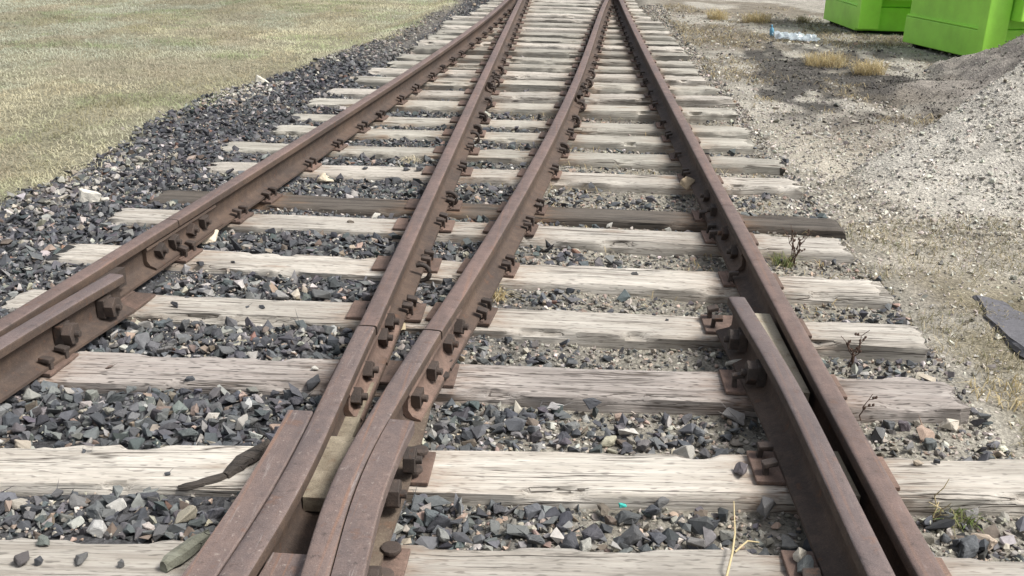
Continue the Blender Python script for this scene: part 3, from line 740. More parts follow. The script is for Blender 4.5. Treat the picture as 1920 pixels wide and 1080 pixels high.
def pick(pal, wgt, n, var=0.14):
    c = pal[rng.choice(len(pal), n, p=wgt/wgt.sum())]
    return np.clip(c*(1+var*rng.normal(size=(n, 1))) * (1+0.03*rng.normal(size=(n, 3))), 0.02, 0.75)
def clear_of_rails(x, y, m):
    bad = np.zeros(len(x), bool)
    for k in (1, 2, 3, 4):
        bad |= (np.abs(x-rail_x(k, y)) < m) & ((y > 3.2) if k in (2, 3) else True)
    bad |= (y <= 3.25) & (x > wlx(np.clip(y, 1, 3.2))-m) & (x < wrx(np.clip(y, 1, 3.2))+m)
    return ~bad

# the largest stones, each an object of its own
def rough_stone(seed):
    r = np.random.default_rng(seed)
    bm = bmesh.new(); n = int(r.integers(9, 15))
    ax = np.array([1.0, 0.58+0.30*r.random(), 0.46+0.32*r.random()])
    P = r.uniform(-1, 1, size=(n, 3)); P = np.sign(P)*np.abs(P)**0.55
    P *= (0.80+0.20*r.random((n, 1)))*ax*0.5
    P[:, 0] += P[:, 1]*r.normal()*0.25
    vs = [bm.verts.new(p) for p in P]
    res = bmesh.ops.convex_hull(bm, input=vs)
    kill = [e for e in res['geom_interior']+res['geom_unused'] if isinstance(e, bmesh.types.BMVert)]
    if kill: bmesh.ops.delete(bm, geom=list(set(kill)), context='VERTS')
    bmesh.ops.bevel(bm, geom=list(bm.edges), offset=0.030, segments=1, affect='EDGES', profile=0.5)
    bmesh.ops.triangulate(bm, faces=bm.faces)
    bmesh.ops.subdivide_edges(bm, edges=[e for e in bm.edges if e.calc_length() > 0.12], cuts=2, use_grid_fill=True)
    bmesh.ops.triangulate(bm, faces=bm.faces); bm.normal_update()
    co = np.array([v.co for v in bm.verts]); nz = (fbm(co[:, 0]*5+seed*3.1, co[:, 1]*5+co[:, 2]*4, seed, 3)-0.5)*0.11 + (fbm(co[:, 0]*15+seed, co[:, 1]*13+co[:, 2]*11, seed+5, 2)-0.5)*0.035
    for v, q in zip(list(bm.verts), nz): v.co += v.normal*float(q)
    bmesh.ops.recalc_face_normals(bm, faces=bm.faces); bm.verts.index_update()
    V = np.array([v.co for v in bm.verts]); Fc = np.array([[v.index for v in f.verts] for f in bm.faces]); bm.free(); return V, Fc
HI = [rough_stone(900+k) for k in range(34)]
HI_ME = [mesh_np('ballast_stone', v, f, M_stone, False) for v, f in HI]
def put_stone(x, y, z, size, colr, label, cat='stone', group=None, name='ballast_stone', rot=None, flat=None, proto=None):
    o = link(name, HI_ME[proto if proto is not None else random.randrange(len(HI_ME))], None, (x, y, z), rot or (random.uniform(-.35, .35), random.uniform(-.35, .35), random.uniform(0, 6.28)))
    o.scale = (size, size, size*(flat or 1.0)); o.color = (*[float(q) for q in colr], 1)
    tag(o, label, cat, group); return o
placed = []
tries = 0
while len(placed) < 300 and tries < 60000:
    tries += 1
    yy = 1.95 + 2.0*random.random()**1.15; xx = random.uniform(-2.1, 1.25)
    s = min(0.092, max(0.046, random.lognormvariate(math.log(0.062), 0.22)))
    if xx > -0.35 and (random.random() < 0.5 or yy > 3.2): continue
    if xx > 0.5 and random.random() < 0.5: continue
    ax, ay = np.array([xx]), np.array([yy])
    if on_tie(ax, ay, 0, s*0.42)[0] or not clear_of_rails(ax, ay, 0.075+s*0.45)[0]: continue
    # inside the picture only
    d = np.array([xx, yy, -0.04-CAM_H]); zz = d@_f; u_, v_ = d@_r/zz*F_PX, d@_u/zz*F_PX
    if abs(u_) > 985 or abs(v_) > 560: continue
    if any((xx-a)**2+(yy-b)**2 < (0.40*(s+q))**2 for a, b, q in placed): continue
    placed.append((xx, yy, s))
for xx, yy, s in placed:
    bi = 0
    for q in range(3):
        if yy > T[q][1]+T[q][0]*xx: bi = q
    side = 'left of the frog' if xx < -0.6 else 'right of the frog'
    cc = pick(PAL_DARK, PW_DARK, 1)[0]; pale = cc.mean() > 0.18
    zz = float(ground_z(np.array([xx]), np.array([yy]))[0]) + 0.016 + random.uniform(-0.006, 0.012)
    put_stone(xx, yy, zz, s, cc, '%s angular stone in the ballast bay %s tie, %s' % ('light' if pale else 'dark', ('nearer than the knotty', 'nearer than the dash-marked', 'beyond the dash-marked')[bi], side), 'stone', 'large ballast stones near the frog')

# gravel masses
def field(n, x0, x1, y0, y1, powr=1.0):
    return rng.uniform(x0, x1, n), y0+(y1-y0)*rng.random(n)**powr
def level(x, y, s, lift=0.25): return surf_z(x, y) + s*lift*rng.random(len(x)) - 0.004
# dark ballast, left shoulder and left bays
xa, ya = field(34000, -3.6, 0.1, 1.6, 5.6, 1.1); xb, yb = field(66000, -3.6, 0.1, 5.6, 18.5, 1.2)
xs, ys = np.concatenate([xa, xb]), np.concatenate([ya, yb])
sz = np.clip(rng.lognormal(math.log(0.040), 0.30, len(xs)), 0.018, 0.075)
lbx = lawn_x(ys) + 0.22*(fbm(xs*2, ys*2, 5)-0.5)
keep = (xs > lbx - 0.10*rng.random(len(xs))**2) & ~on_tie(xs, ys, 0.012, sz*0.32) & (rng.random(len(xs)) < 1-0.75*sstep(-0.8, -0.1, xs)) & (rng.random(len(xs)) < np.where(ys > 9, 1-0.6*sstep(9, 15, ys), 1))
xs, ys, sz = xs[keep], ys[keep], sz[keep]
ptz = level(xs, ys, sz, 0.55) - 0.006
near_rail = ~clear_of_rails(xs, ys, 0.12); ptz = np.where(near_rail, np.minimum(ptz, -0.035), ptz)
colD = pick(PAL_DARK, PW_DARK, len(xs))
shl = (sstep(-1.85, -2.3, xs)*sstep(4.2, 5.0, ys))[:, None]; colD = colD*(1-0.22*shl)*(1+shl*np.array([0.0, -0.01, 0.03]))   # the shoulder is a darker, purplish rock
fr = (sstep(10.0, 12.5, ys)*sstep(-1.7, -1.95, xs)*0.85)[:, None]; colD = colD*(1-fr) + pick(PAL_MIX, PW_MIX, len(xs))*fr      # tan fine gravel takes over the far shoulder
sz = sz*(1-0.35*fr[:, 0])
o = link('ballast', scatter('ballast', MIDS, np.stack([xs, ys, ptz], 1), sz, colD, 0.5)); tag(o, 'dark grey crushed-rock ballast heaped left of and between the rails', 'ballast', kind='stuff')
xs, ys = field(26000, -2.9, -0.6, 1.6, 9.0, 1.2)
sz = np.clip(rng.lognormal(math.log(0.015), 0.35, len(xs)), 0.008, 0.03); k_ = ~on_tie(xs, ys, 0, 0.002) & (rng.random(len(xs)) < 0.2+1.2*sstep(0.45, 0.65, fbm(xs*2.2, ys*2.2, 77))); xs, ys, sz = xs[k_], ys[k_], sz[k_]
zz = surf_z(xs, ys)+0.004+0.016*rng.random(len(xs)); near_rail = ~clear_of_rails(xs, ys, 0.12); zz = np.where(near_rail, np.minimum(zz, -0.03), zz)
o = link('gravel', scatter('gravel', TINY, np.stack([xs, ys, zz], 1), sz, pick(PAL_MIX, PW_MIX, len(xs)), 0.6)); tag(o, 'small brown and tan chips among the dark ballast left of the inner rails', 'gravel', kind='stuff')
xs, ys = field(6500, -1, 1, 5.0, 13, 1.0)
xs = lawn_x(ys) + 0.16 + 0.13*rng.normal(size=len(xs)); k_ = fbm(xs*1.4, ys*1.4, 103) > 0.50; xs, ys = xs[k_], ys[k_]
sz = np.clip(rng.lognormal(math.log(0.026), 0.45, len(xs)), 0.01, 0.075)
o = link('gravel', scatter('gravel', LOW, np.stack([xs, ys, level(xs, ys, sz, 0.6)], 1), sz, pick(PAL_PALE*0.72, PW_PALE, len(xs)), 0.5)); tag(o, 'sandy pale gravel along the edge between lawn and dark ballast', 'gravel', kind='stuff')
# mixed gravel between the right rails
xa, ya = field(42000, -0.95, 1.5, 1.6, 5.6, 1.1); xb, yb = field(46000, -0.95, 1.5, 5.6, 18.5, 1.3)
xs, ys = np.concatenate([xa, xb]), np.concatenate([ya, yb])
sz = np.clip(rng.lognormal(math.log(0.0165), 0.38, len(xs)), 0.008, 0.045)*(1+0.5*sstep(6, 12, ys))
keep = ~on_tie(xs, ys, 0.0, sz*0.3) & (rng.random(len(xs)) < 0.25+0.75*sstep(-0.75, -0.2, xs + 0.5*(fbm(xs*3, ys*3, 71)-0.5)))
xs, ys, sz = xs[keep], ys[keep], sz[keep]
zz = level(xs, ys, sz, 0.5); near_rail = ~clear_of_rails(xs, ys, 0.10); zz = np.where(near_rail, np.minimum(zz, -0.03), zz)
o = link('gravel', scatter('gravel', LOW, np.stack([xs, ys, zz], 1), sz, pick(PAL_MIX, PW_MIX, len(xs))*(1-0.45*sstep(6.5, 10.0, ys)*sstep(1.3, 1.0, xs))[:, None], 0.5)); tag(o, 'mixed tan and grey gravel filling the bays between right-hand rails', 'gravel', kind='stuff')  # stones between the far ties darkened, gap shade put into their colour
xs, ys = field(15000, -0.5, 1.5, 1.6, 12, 1.3)
sz = np.clip(rng.lognormal(math.log(0.040), 0.32, len(xs)), 0.02, 0.08)
keep = ~on_tie(xs, ys, 0.0, sz*0.4) & (rng.random(len(xs)) < 0.06 + 0.9*sstep(0.45, 0.62, fbm(xs*2.5, ys*2.5, 73))*sstep(9, 5, ys) + 0.55*sstep(3.6, 3.0, ys)*sstep(0.9, 0.1, xs)) & clear_of_rails(xs, ys, 0.10)
xs, ys, sz = xs[keep], ys[keep], sz[keep]
o = link('ballast', scatter('ballast', MIDS, np.stack([xs, ys, level(xs, ys, sz, 0.5)], 1), sz, pick(PAL_DARK, PW_DARK, len(xs)), 0.45)); tag(o, 'darker stones strewn through the tan gravel between right-hand rails', 'ballast', kind='stuff')
# pale gravel apron and pile
xs, ys = field(105000, 1.25, 6.0, 2.3, 12.5, 1.25)
hh, isb = pile_h(xs, ys)
prob = np.where(hh > 0.03, np.where(isb, 0.25, 0.85), 0.30 + 0.62*sstep(5.0, 6.0, ys)*sstep(9.5, 8.2, ys)*sstep(2.9, 2.0, xs))
edge = 1.25+0.25*fbm(xs*3, ys*3, 75)
keep = (rng.random(len(xs)) < prob) & ~on_tie(xs, ys, -0.01, 0.0) & (xs > edge)
xs, ys, hh = xs[keep], ys[keep], hh[keep]
sz = np.clip(rng.lognormal(math.log(0.019), 0.38, len(xs)), 0.009, 0.05)
o = link('gravel', scatter('gravel', TINY, np.stack([xs, ys, level(xs, ys, sz, 0.35)], 1), sz, pick(PAL_PALE, PW_PALE, len(xs))*(1-0.72*stain_f(xs, ys))[:, None]*(1-0.5*isb[keep])[:, None]*(1-0.5*np.exp(-((ys-(8.25+0.55*(xs-2.0)))/0.5)**2)*sstep(1.8, 2.3, xs))[:, None], 0.6)); tag(o, 'pale loose gravel covering the heap and the ground right of the ties', 'gravel', kind='stuff')  # valley band behind the ridge repeated, its shadow line painted into the stones
# scattered clods and stones on the earth further up
xs, ys = field(9000, 1.3, 5.0, 7.5, 18, 1.0)
keep = (pile_h(xs, ys)[0] < 0.02); xs, ys = xs[keep], ys[keep]
sz = np.clip(rng.lognormal(math.log(0.026), 0.45, len(xs)), 0.012, 0.09)
o = link('rubble', scatter('rubble', LOW, np.stack([xs, ys, level(xs, ys, sz, 0.25)], 1), sz, pick(np.concatenate([PAL_PALE, PAL_MIX]), np.concatenate([PW_PALE, PW_MIX]), len(xs))*(1-0.75*stain_f(xs, ys))[:, None], 0.5)); tag(o, 'small stones and clods strewn over the bare earth beyond the heap', 'rubble', kind='stuff')

# single stones one can point at
def pix(px, py, z=0.0):
    a, b_ = (px-960)/F_PX, -(py-540)/F_PX
    d = _f + a*_r + b_*_u; t = (z-CAM_H)/d[2]
    return d[0]*t, d[1]*t
DK, GR, WH, TN = (0.07, 0.073, 0.08), (0.12, 0.12, 0.118), (0.60, 0.57, 0.50), (0.42, 0.33, 0.22)
SINGLES = [
 (325, 575, 0, 0.036, DK, 'dark stone on pale tie just right of the left guard rail plate'),
 (350, 559, 0, 0.018, DK, 'tiny dark stone beside a larger one on the pale tie, left'),
 (464, 576, 0, 0.026, DK, 'small dark stone, left one of a close pair on the pale tie'),
 (492, 579, 0, 0.034, DK, 'dark stone, right one of a close pair on the pale tie'),
 (513, 555, 0, 0.034, DK, 'dark stone on the far edge of the pale tie above a close pair'),
 (375, 497, 0, 0.036, DK, 'blocky dark stone on near edge of the tie beside the bolted joint'),
 (437, 492, 0, 0.022, DK, 'thin dark stone on the tie beside the bolted joint'),
 (657, 419, 0, 0.040, (0.22, 0.19, 0.155), 'brownish stone on the tie just nearer than the dark tie, left of inner rail'),
 (207, 689, 0, 0.030, (0.16, 0.12, 0.10), 'small brown stone on the dash-marked tie near the left plate'),
 (357, 717, -0.01, 0.034, DK, 'dark stone at the near edge of the dash-marked tie, left half'),
 (184, 845, 0.002, 0.028, (0.15, 0.11, 0.09), 'oval brown stone on the knotty tie, left end'),
 (158, 846, 0.002, 0.017, DK, 'tiny stone beside the oval one on the knotty tie, left end'),
 (314, 891, 0.002, 0.021, DK, 'dark chip in a hollow of the knotty tie, left of the frog'),
 (46, 1048, 0.006, 0.052, (0.085, 0.078, 0.078), 'big blackish stone on the bottom-edge tie at far left'),
 (70, 1055, 0.004, 0.028, DK, 'flat dark stone touching the big one on bottom-edge tie'),
 (86, 1018, 0.004, 0.045, (0.13, 0.145, 0.13), 'greenish grey stone at far edge of the bottom-edge tie, left'),
 (150, 1052, 0.003, 0.034, GR, 'flat grey stone on the bottom-edge tie, middle of its left part'),
 (225, 1060, 0.003, 0.026, GR, 'thin grey chip on the bottom-edge tie, nearest the splinter'),
 (1189, 514, 0, 0.036, GR, 'flat grey stone on the second tie nearer than the dark tie, mid track'),
 (1226, 591, 0, 0.020, DK, 'tiny dark stone mid-track on the tie at the right guard rail tip'),
 (1250, 600, 0, 0.016, DK, 'tiniest dark chip mid-track on the tie at the guard rail tip'),
 (685, 316, 0, 0.030, DK, 'dark stone on first tie beyond the dark tie, left of three'),
 (763, 318, 0, 0.036, DK, 'dark stone on first tie beyond the dark tie, middle of three'),
 (787, 319, 0, 0.050, DK, 'dark stone on first tie beyond the dark tie, nearest the inner rail'),
 (1390, 889, 0.0, 0.055, (0.14, 0.125, 0.13), 'purplish stone lying on the rusty plate under the right guard rail'),
 (1756, 866, 0.002, 0.020, DK, 'dark pebble on the knotty tie right of the outer right rail'),
 (1722, 869, 0.002, 0.026, (0.32, 0.27, 0.21), 'tan chip on the knotty tie right of the outer right rail'),
 (1288, 353, 0.0, 0.105, TN, 'rounded tan cobble against the outer right rail'),
 (172, 378, -0.05, 0.15, WH, 'white boulder on the ballast near the lawn, left of the dark tie'),
 (198, 379, -0.05, 0.05, WH, 'small white stone right of the white boulder on the ballast'),
 (497, 158, -0.10, 0.25, (0.62, 0.59, 0.50), 'large cream boulder at the lawn edge, upper left'),
 (395, 452, -0.02, 0.10, (0.62, 0.54, 0.42), 'cream stone beside the bolted joint of the outer left rail'),
 (610, 341, -0.03, 0.12, (0.52, 0.45, 0.34), 'cream stone in the gravel bay just beyond the dark tie, left'),
 (588, 722, -0.01, 0.070, (0.055, 0.056, 0.06), 'black blocky stone wedged against the frog on its left'),
 (592, 693, 0.0, 0.030, (0.5, 0.48, 0.43), 'pale pebble on top beside the black stone left of frog'),
 (1168, 950, -0.03, 0.022, (0.05, 0.42, 0.36), 'tiny bright turquoise chip among the gravel'),
 (750, 617, -0.01, 0.050, (0.50, 0.42, 0.28), 'pale yellow stone between the two inner rails at the joints'),
 (1437, 957, -0.03, 0.085, (0.17, 0.165, 0.16), 'largest rounded grey stone in the bottom right ballast by guard rail'),
 (1500, 1047, 0.02, 0.045, (0.52, 0.48, 0.40), 'pale pebble on the rusty plate at the bottom, right side'),
 (1508, 1070, 0.015, 0.055, (0.14, 0.15, 0.145), 'grey stone on the rusty plate at the bottom, right side'),
 (1780, 802, -0.06, 0.075, (0.55, 0.50, 0.42), 'flat cream stone near the end of the dash-marked tie'),
 (1840, 1020, -0.06, 0.085, (0.44, 0.36, 0.28), 'pale pinkish stone low at right edge, right of the outer rail'),
 (965, 800, -0.03, 0.080, (0.115, 0.12, 0.13), 'large blue-grey stone in the ballast right of the frog'),
 (1000, 805, -0.035, 0.080, (0.155, 0.16, 0.165), 'large pale grey stone beside the blue-grey one right of frog'),
 (1112, 765, -0.03, 0.075, (0.09, 0.092, 0.1), 'smooth dark stone in mid bay under the dash-marked tie'),
 (820, 980, -0.035, 0.085, (0.10, 0.115, 0.12), 'large flat blue-grey stone at bottom, right of the frog'),
 (1240, 745+205, -0.035, 0.065, GR, 'grey stone in the bottom ballast right of middle'),
]
for q, (px, py, z, s, cc, lab) in enumerate(SINGLES):
    x_, y_ = pix(px, py, z); big = s > 0.11; s = s*(1.25 if s < 0.06 else 1.0)
    pi_ = random.randrange(len(HI_ME)); ro_ = (random.uniform(-.15, .15), random.uniform(-.15, .15), random.uniform(0, 6.28))
    low = ((HI[pi_][0]*np.array([s, s, s*0.9])) @ np.array(Euler(ro_).to_matrix()).T)[:, 2].min()
    put_stone(x_, y_, z - low - 0.004 if z > -0.02 else z + s*0.2, s, cc, lab, 'stone' if not big else 'boulder', None, 'loose_stone' if not big else 'boulder', rot=ro_, flat=0.9, proto=pi_)

# flat dark slab at right edge
def slab():
    bm = bmesh.new(); ol = [(-0.37, -0.07), (-0.30, 0.075), (-0.02, 0.10), (0.30, 0.085), (0.40, 0.0), (0.33, -0.085), (0.0, -0.10)]
    a = [bm.verts.new((x_, y_, 0.0)) for x_, y_ in ol]; b_ = [bm.verts.new((x_*0.96, y_*0.93, 0.045+0.01*math.sin(x_*9))) for x_, y_ in ol]
    bm.faces.new(a[::-1]); bm.faces.new(b_)
    for k in range(len(ol)): bm.faces.new((a[k], a[(k+1) % 7], b_[(k+1) % 7], b_[k]))
    bmesh.ops.bevel(bm, geom=list(bm.edges), offset=0.012, segments=1, affect='EDGES')
    bmesh.ops.triangulate(bm, faces=bm.faces); bmesh.ops.subdivide_edges(bm, edges=[e for e in bm.edges if e.calc_length() > 0.05], cuts=4)
    bmesh.ops.triangulate(bm, faces=bm.faces)
    for v in bm.verts:
        q = v.co; k_ = float(fbm(np.array([q.x*9]), np.array([q.y*9+q.z*20]), 301, 4)[0])-0.5; e_ = float(fbm(np.array([q.x*14+5]), np.array([q.z*30]), 302, 3)[0])-0.5
        v.co.z += 0.022*k_; v.co.y += 0.035*e_*(1 if q.y > 0 else -1)
    return bm_mesh('stone_slab', bm, M_stone)
x0_, y0_ = pix(1837, 560, -0.07); x1_, y1_ = pix(1925, 662, -0.07)
o = link('stone_slab', slab(), None, ((x0_+x1_)/2+0.05, (y0_+y1_)/2, float(ground_z(np.array([1.9]), np.array([4.0]))[0])-0.014), (0.03, -0.04, math.atan2(y1_-y0_, x1_-x0_)))
o.color = (0.11, 0.108, 0.117, 1); tag(o, 'flat dark grey slab lying on dry turf at the right edge', 'slab')

# splintered wood by the frog
def splinter(pts, wid, thick, seed):
    P = np.array(pts, float); n = len(P); V = []; r = np.random.default_rng(seed)
    Tn = np.gradient(P, axis=0); Tn /= np.linalg.norm(Tn, axis=1)[:, None]
    for i in range(n):
        nn = np.array([Tn[i][1], -Tn[i][0], 0]); nn /= np.linalg.norm(nn)
        w_ = wid*math.sin(math.pi*(0.10+0.82*i/(n-1)))**0.6*(0.9+0.2*r.random())
        sp = r.normal(size=3)*wid*0.025; P[i] = P[i]+sp
        for (a, b_) in ((-1, 0), (-0.7, 1), (0.1, 1.25), (0.8, 0.9), (1, 0), (0, -0.8)):
            V.append(P[i]+nn*a*w_/2+np.array([0, 0, b_*thick*(0.85+0.3*r.random())]))
    m = 6; bm = bmesh.new(); bv = [bm.verts.new(v) for v in V]
    for i in range(n-1):
        for j in range(m): bm.faces.new((bv[i*m+j], bv[i*m+(j+1) % m], bv[(i+1)*m+(j+1) % m], bv[(i+1)*m+j]))
    bm.faces.new(bv[:m][::-1]); bm.faces.new(bv[-m:])
    return bm
def seg(p0, p1, n, z0, z1, bend=0.0):
    a = np.array(pix(*p0, z0)); c_ = np.array(pix(*p1, z1)); out = []
    for k in range(n):
        t = k/(n-1); q = a*(1-t)+c_*t; d = c_-a; d /= np.linalg.norm(d)
        out.append((q[0]+d[1]*bend*math.sin(math.pi*t), q[1]-d[0]*bend*math.sin(math.pi*t), z0*(1-t)+z1*t))
    return out
o = link('bark_piece', bm_mesh('bark_piece', splinter(seg((336, 917), (440, 886), 8, -0.012, 0.006, 0.010), 0.036, 0.010, 3), M_bark)); tag(o, 'dark brown strip of splintered wood across the knotty tie beside frog', 'wood scrap')
o = link('wood_scrap', bm_mesh('wood_scrap', splinter(seg((424, 896), (505, 835), 8, 0.0, 0.018, -0.010), 0.054, 0.016, 8), M_bark)); tag(o, 'blackened broken chunk of wood leaning against the left of the frog', 'wood scrap')
o = link('wood_scrap', bm_mesh('wood_scrap', splinter(seg((308, 1070), (392, 1010), 8, 0.008, 0.018, -0.008), 0.046, 0.022, 5), M_sliver)); tag(o, 'grey-green wood sliver on the bottom-edge tie beside the frog', 'wood scrap')
o = link('wood_scrap', bm_mesh('wood_scrap', splinter(seg((1360, 683), (1400, 676), 6, 0.02, 0.03, 0.0), 0.022, 0.008, 6), M_grey)); tag(o, 'small grey wood chip beside the right guard rail plate', 'wood scrap')

# ------------------------------------------------------------------ lawn
n = 260000
ys = 3.0 + 22*rng.random(n)**1.1; lb = lawn_x(ys) + 0.30*(fbm(ys*2.1, ys*0+3, 5)-0.5)
xs = lb + 0.06 - (rng.random(n)**0.9)*(3.5+0.42*ys)
xs = xs + 0.20*rng.normal(size=n)*(rng.random(n) < 0.16)*(fbm(xs*2.5, ys*2.5, 84) > 0.45)
u_ = ((xs*_r[0]+ys*_r[1]+(-0.1-CAM_H)*_r[2])/(xs*_f[0]+ys*_f[1]+(-0.1-CAM_H)*_f[2]))*F_PX
k_ = (u_ > -1250) & (rng.random(n) < 0.35+0.9*fbm(xs*1.2, ys*1.2, 81)); xs, ys = xs[k_], ys[k_]
n = len(xs); zz = ground_z(xs, ys)-0.004
h = rng.uniform(0.018, 0.050, n)*(0.8+0.5*fbm(xs*2, ys*2, 83)); az = rng.random(n)*6.283; lean = rng.uniform(0.7, 2.4, n); wd = rng.uniform(0.0016, 0.0034, n)*(1+0.06*ys)
dx, dy = np.cos(az), np.sin(az)
base = np.stack([xs, ys, zz], 1); side = np.stack([-dy, dx, 0*dx], 1)*wd[:, None]
mid = base + np.stack([dx*lean*h*0.35, dy*lean*h*0.35, h*0.6], 1); tip = base + np.stack([dx*lean*h, dy*lean*h, h*np.clip(1.15-0.45*lean, 0.25, 1)], 1)
V = np.stack([base-side, base+side, mid-side*0.8, mid+side*0.8, tip], 1).reshape(-1, 3)
o5 = np.arange(n)[:, None]*5
Ft = np.concatenate([o5+np.array([[0, 1, 3]]), o5+np.array([[0, 3, 2]]), o5+np.array([[2, 3, 4]])])
pm = fbm(xs*0.42+2, ys*0.42, 85); pm2 = fbm(xs*1.3, ys*1.3, 87); pm3 = fbm(xs*4.5, ys*4.5, 88, 3)
edge = np.clip(1-np.abs(lawn_x(ys)-0.55-xs)/0.7, 0, 1)
tanc, grn, gry, drk = np.array([0.60, 0.56, 0.405]), np.array([0.33, 0.375, 0.215]), np.array([0.45, 0.46, 0.365]), np.array([0.38, 0.325, 0.22])
def lerp(a, b, t): return a*(1-t[:, None]) + b*t[:, None]
gc = lerp(np.repeat(tanc[None], n, 0), np.repeat(gry[None], n, 0), sstep(0.38, 0.56, pm + 0.18*sstep(-4.5, -7.5, xs)))
gc = lerp(gc, np.repeat(grn[None], n, 0), 0.75*np.clip(sstep(0.50, 0.66, pm2) + 0.8*edge*sstep(0.42, 0.6, pm3), 0, 1))
gc = lerp(gc, np.repeat(drk[None], n, 0), 0.6*sstep(0.52, 0.66, fbm(xs*2.1, ys*0.9, 89)))
bare = np.clip(sstep(0.56, 0.68, fbm(xs*1.0, ys*0.8, 90)), 0, 1)
gc = lerp(gc, np.repeat(np.array([[0.42, 0.37, 0.285]]), n, 0), 0.7*bare)
gc = gc*(0.92+0.16*rng.random((n, 1)))*(0.78+0.44*pm3[:, None])*(0.62+0.76*fbm(xs*0.8, ys*0.5, 92))[:, None]
o = link('lawn_grass', mesh_np('lawn_grass', V, Ft, M_blade, True, np.repeat(gc, 5, 0))); tag(o, 'short dormant yellow-green lawn left of the track', 'grass', kind='stuff')

# thin dry turf right of the tie ends
def straw(n, xs, ys, h0, h1, lean0, lean1, wd0, pal, zoff=0.0):
    zz = surf_z(xs, ys)+zoff; h = rng.uniform(h0, h1, n); az = rng.random(n)*6.283; lean = rng.uniform(lean0, lean1, n); wd = wd0*rng.uniform(0.7, 1.3, n)
    dx, dy = np.cos(az), np.sin(az); base = np.stack([xs, ys, zz], 1); side = np.stack([-dy, dx, 0*dx], 1)*wd[:, None]
    mid = base + np.stack([dx*lean*h*0.4, dy*lean*h*0.4, h*0.62], 1); tip = base + np.stack([dx*lean*h*1.1, dy*lean*h*1.1, h*np.clip(1.1-0.5*lean, 0.08, 1)], 1)
    V = np.stack([base-side, base+side, mid-side*0.8, mid+side*0.8, tip], 1).reshape(-1, 3); o5 = np.arange(n)[:, None]*5
    Ft = np.concatenate([o5+np.array([[0, 1, 3]]), o5+np.array([[0, 3, 2]]), o5+np.array([[2, 3, 4]])])
    cc = pal[rng.integers(0, len(pal), n)]*(0.8+0.4*rng.random((n, 1)))
    return V, Ft, np.repeat(cc, 5, 0)
STRAW = np.array([[0.52, 0.43, 0.245], [0.44, 0.345, 0.185], [0.34, 0.275, 0.15], [0.60, 0.52, 0.34]])
xs = rng.uniform(1.4, 3.4, 13000); ys = rng.uniform(2.4, 5.6, 13000)
k_ = (fbm(xs*2.2, ys*2.2, 91) + 0.12*rng.random(len(xs)) > 0.50) & ~on_tie(xs, ys, 0.01, 0.01); xs, ys = xs[k_], ys[k_]
V, Ft, cc = straw(len(xs), xs, ys, 0.015, 0.05, 0.8, 2.2, 0.0016, np.array([[0.40, 0.345, 0.235], [0.30, 0.26, 0.17], [0.22, 0.195, 0.125], [0.17, 0.155, 0.10], [0.20, 0.20, 0.115], [0.48, 0.42, 0.29]]))
o = link('dry_grass', mesh_np('dry_grass', V, Ft, M_blade, True, cc)); tag(o, 'thin flattened dry grass on the earth right of the near tie ends', 'grass', kind='stuff')
xs = rng.uniform(1.4, 5.0, 22000); ys = rng.uniform(8.5, 19, 22000)
k_ = (fbm(xs*1.1, ys*1.1, 93) > 0.54) & (pile_h(xs, ys)[0] < 0.02) & (rng.random(len(xs)) > 0.8*stain_f(xs, ys)); xs, ys = xs[k_], ys[k_]
V, Ft, cc = straw(len(xs), xs, ys, 0.02, 0.07, 1.0, 2.4, 0.0035, np.array([[0.46, 0.385, 0.24], [0.36, 0.30, 0.185], [0.26, 0.22, 0.145], [0.12, 0.10, 0.078], [0.17, 0.145, 0.11], [0.20, 0.18, 0.13]]))
o = link('dry_grass', mesh_np('dry_grass', V, Ft, M_blade, True, cc)); tag(o, 'matted straw lying over the bare earth in front of the green bins', 'grass', kind='stuff')
xs = rng.uniform(-1.9, 1.3, 5000); ys = rng.uniform(3.3, 12, 5000)
k_ = (fbm(xs*2.6, ys*2.6, 95) > 0.54) & ~on_tie(xs, ys, 0, 0.0) & clear_of_rails(xs, ys, 0.06) & (xs > -0.55); xs, ys = xs[k_], ys[k_]
V, Ft, cc = straw(len(xs), xs, ys, 0.02, 0.05, 0.8, 2.2, 0.0018, STRAW, 0.012)
o = link('dry_grass', mesh_np('dry_grass', V, Ft, M_blade, True, cc)); tag(o, 'wisps of straw caught in the gravel between the rails', 'grass', kind='stuff')

# separate dry tufts
def tuft(px, py, rad, hgt, n, label, z=-0.08, pal=STRAW, lean=1.3):
    x_, y_ = pix(px, py, z)
    rr = rad*np.sqrt(rng.random(n)); aa = rng.random(n)*6.283
    V, Ft, cc = straw(n, x_+rr*np.cos(aa), y_+rr*np.sin(aa), hgt*0.5, hgt, 0.3, lean*1.35, 0.0024, pal)
    zb = float(surf_z(np.array([x_]), np.array([y_]))[0]); V = V-np.array([x_, y_, zb])
    o = link('grass_tuft', mesh_np('grass_tuft', V, Ft, M_blade, True, cc), None, (x_, y_, zb)); return tag(o, label, 'grass tuft', 'dry grass tufts')
tuft(1345, 34, 0.16, 0.24, 260, 'golden dry grass tuft left of two near the top edge')
tuft(1418, 42, 0.22, 0.24, 360, 'golden dry grass tuft right of two near the top edge')
tuft(1505, 40, 0.09, 0.16, 110, 'small greenish dry tuft behind the crumpled plastic sheet', pal=np.array([[0.28, 0.25, 0.13], [0.22, 0.2, 0.1]]))
tuft(1548, 120, 0.24, 0.22, 420, 'broad straw tuft in front of the left green bin')
tuft(1628, 138, 0.17, 0.24, 320, 'upright straw tuft in front of the right green bin')
tuft(925, 558, 0.05, 0.075, 90, 'little straw clump beside the curved inner rail', -0.03)
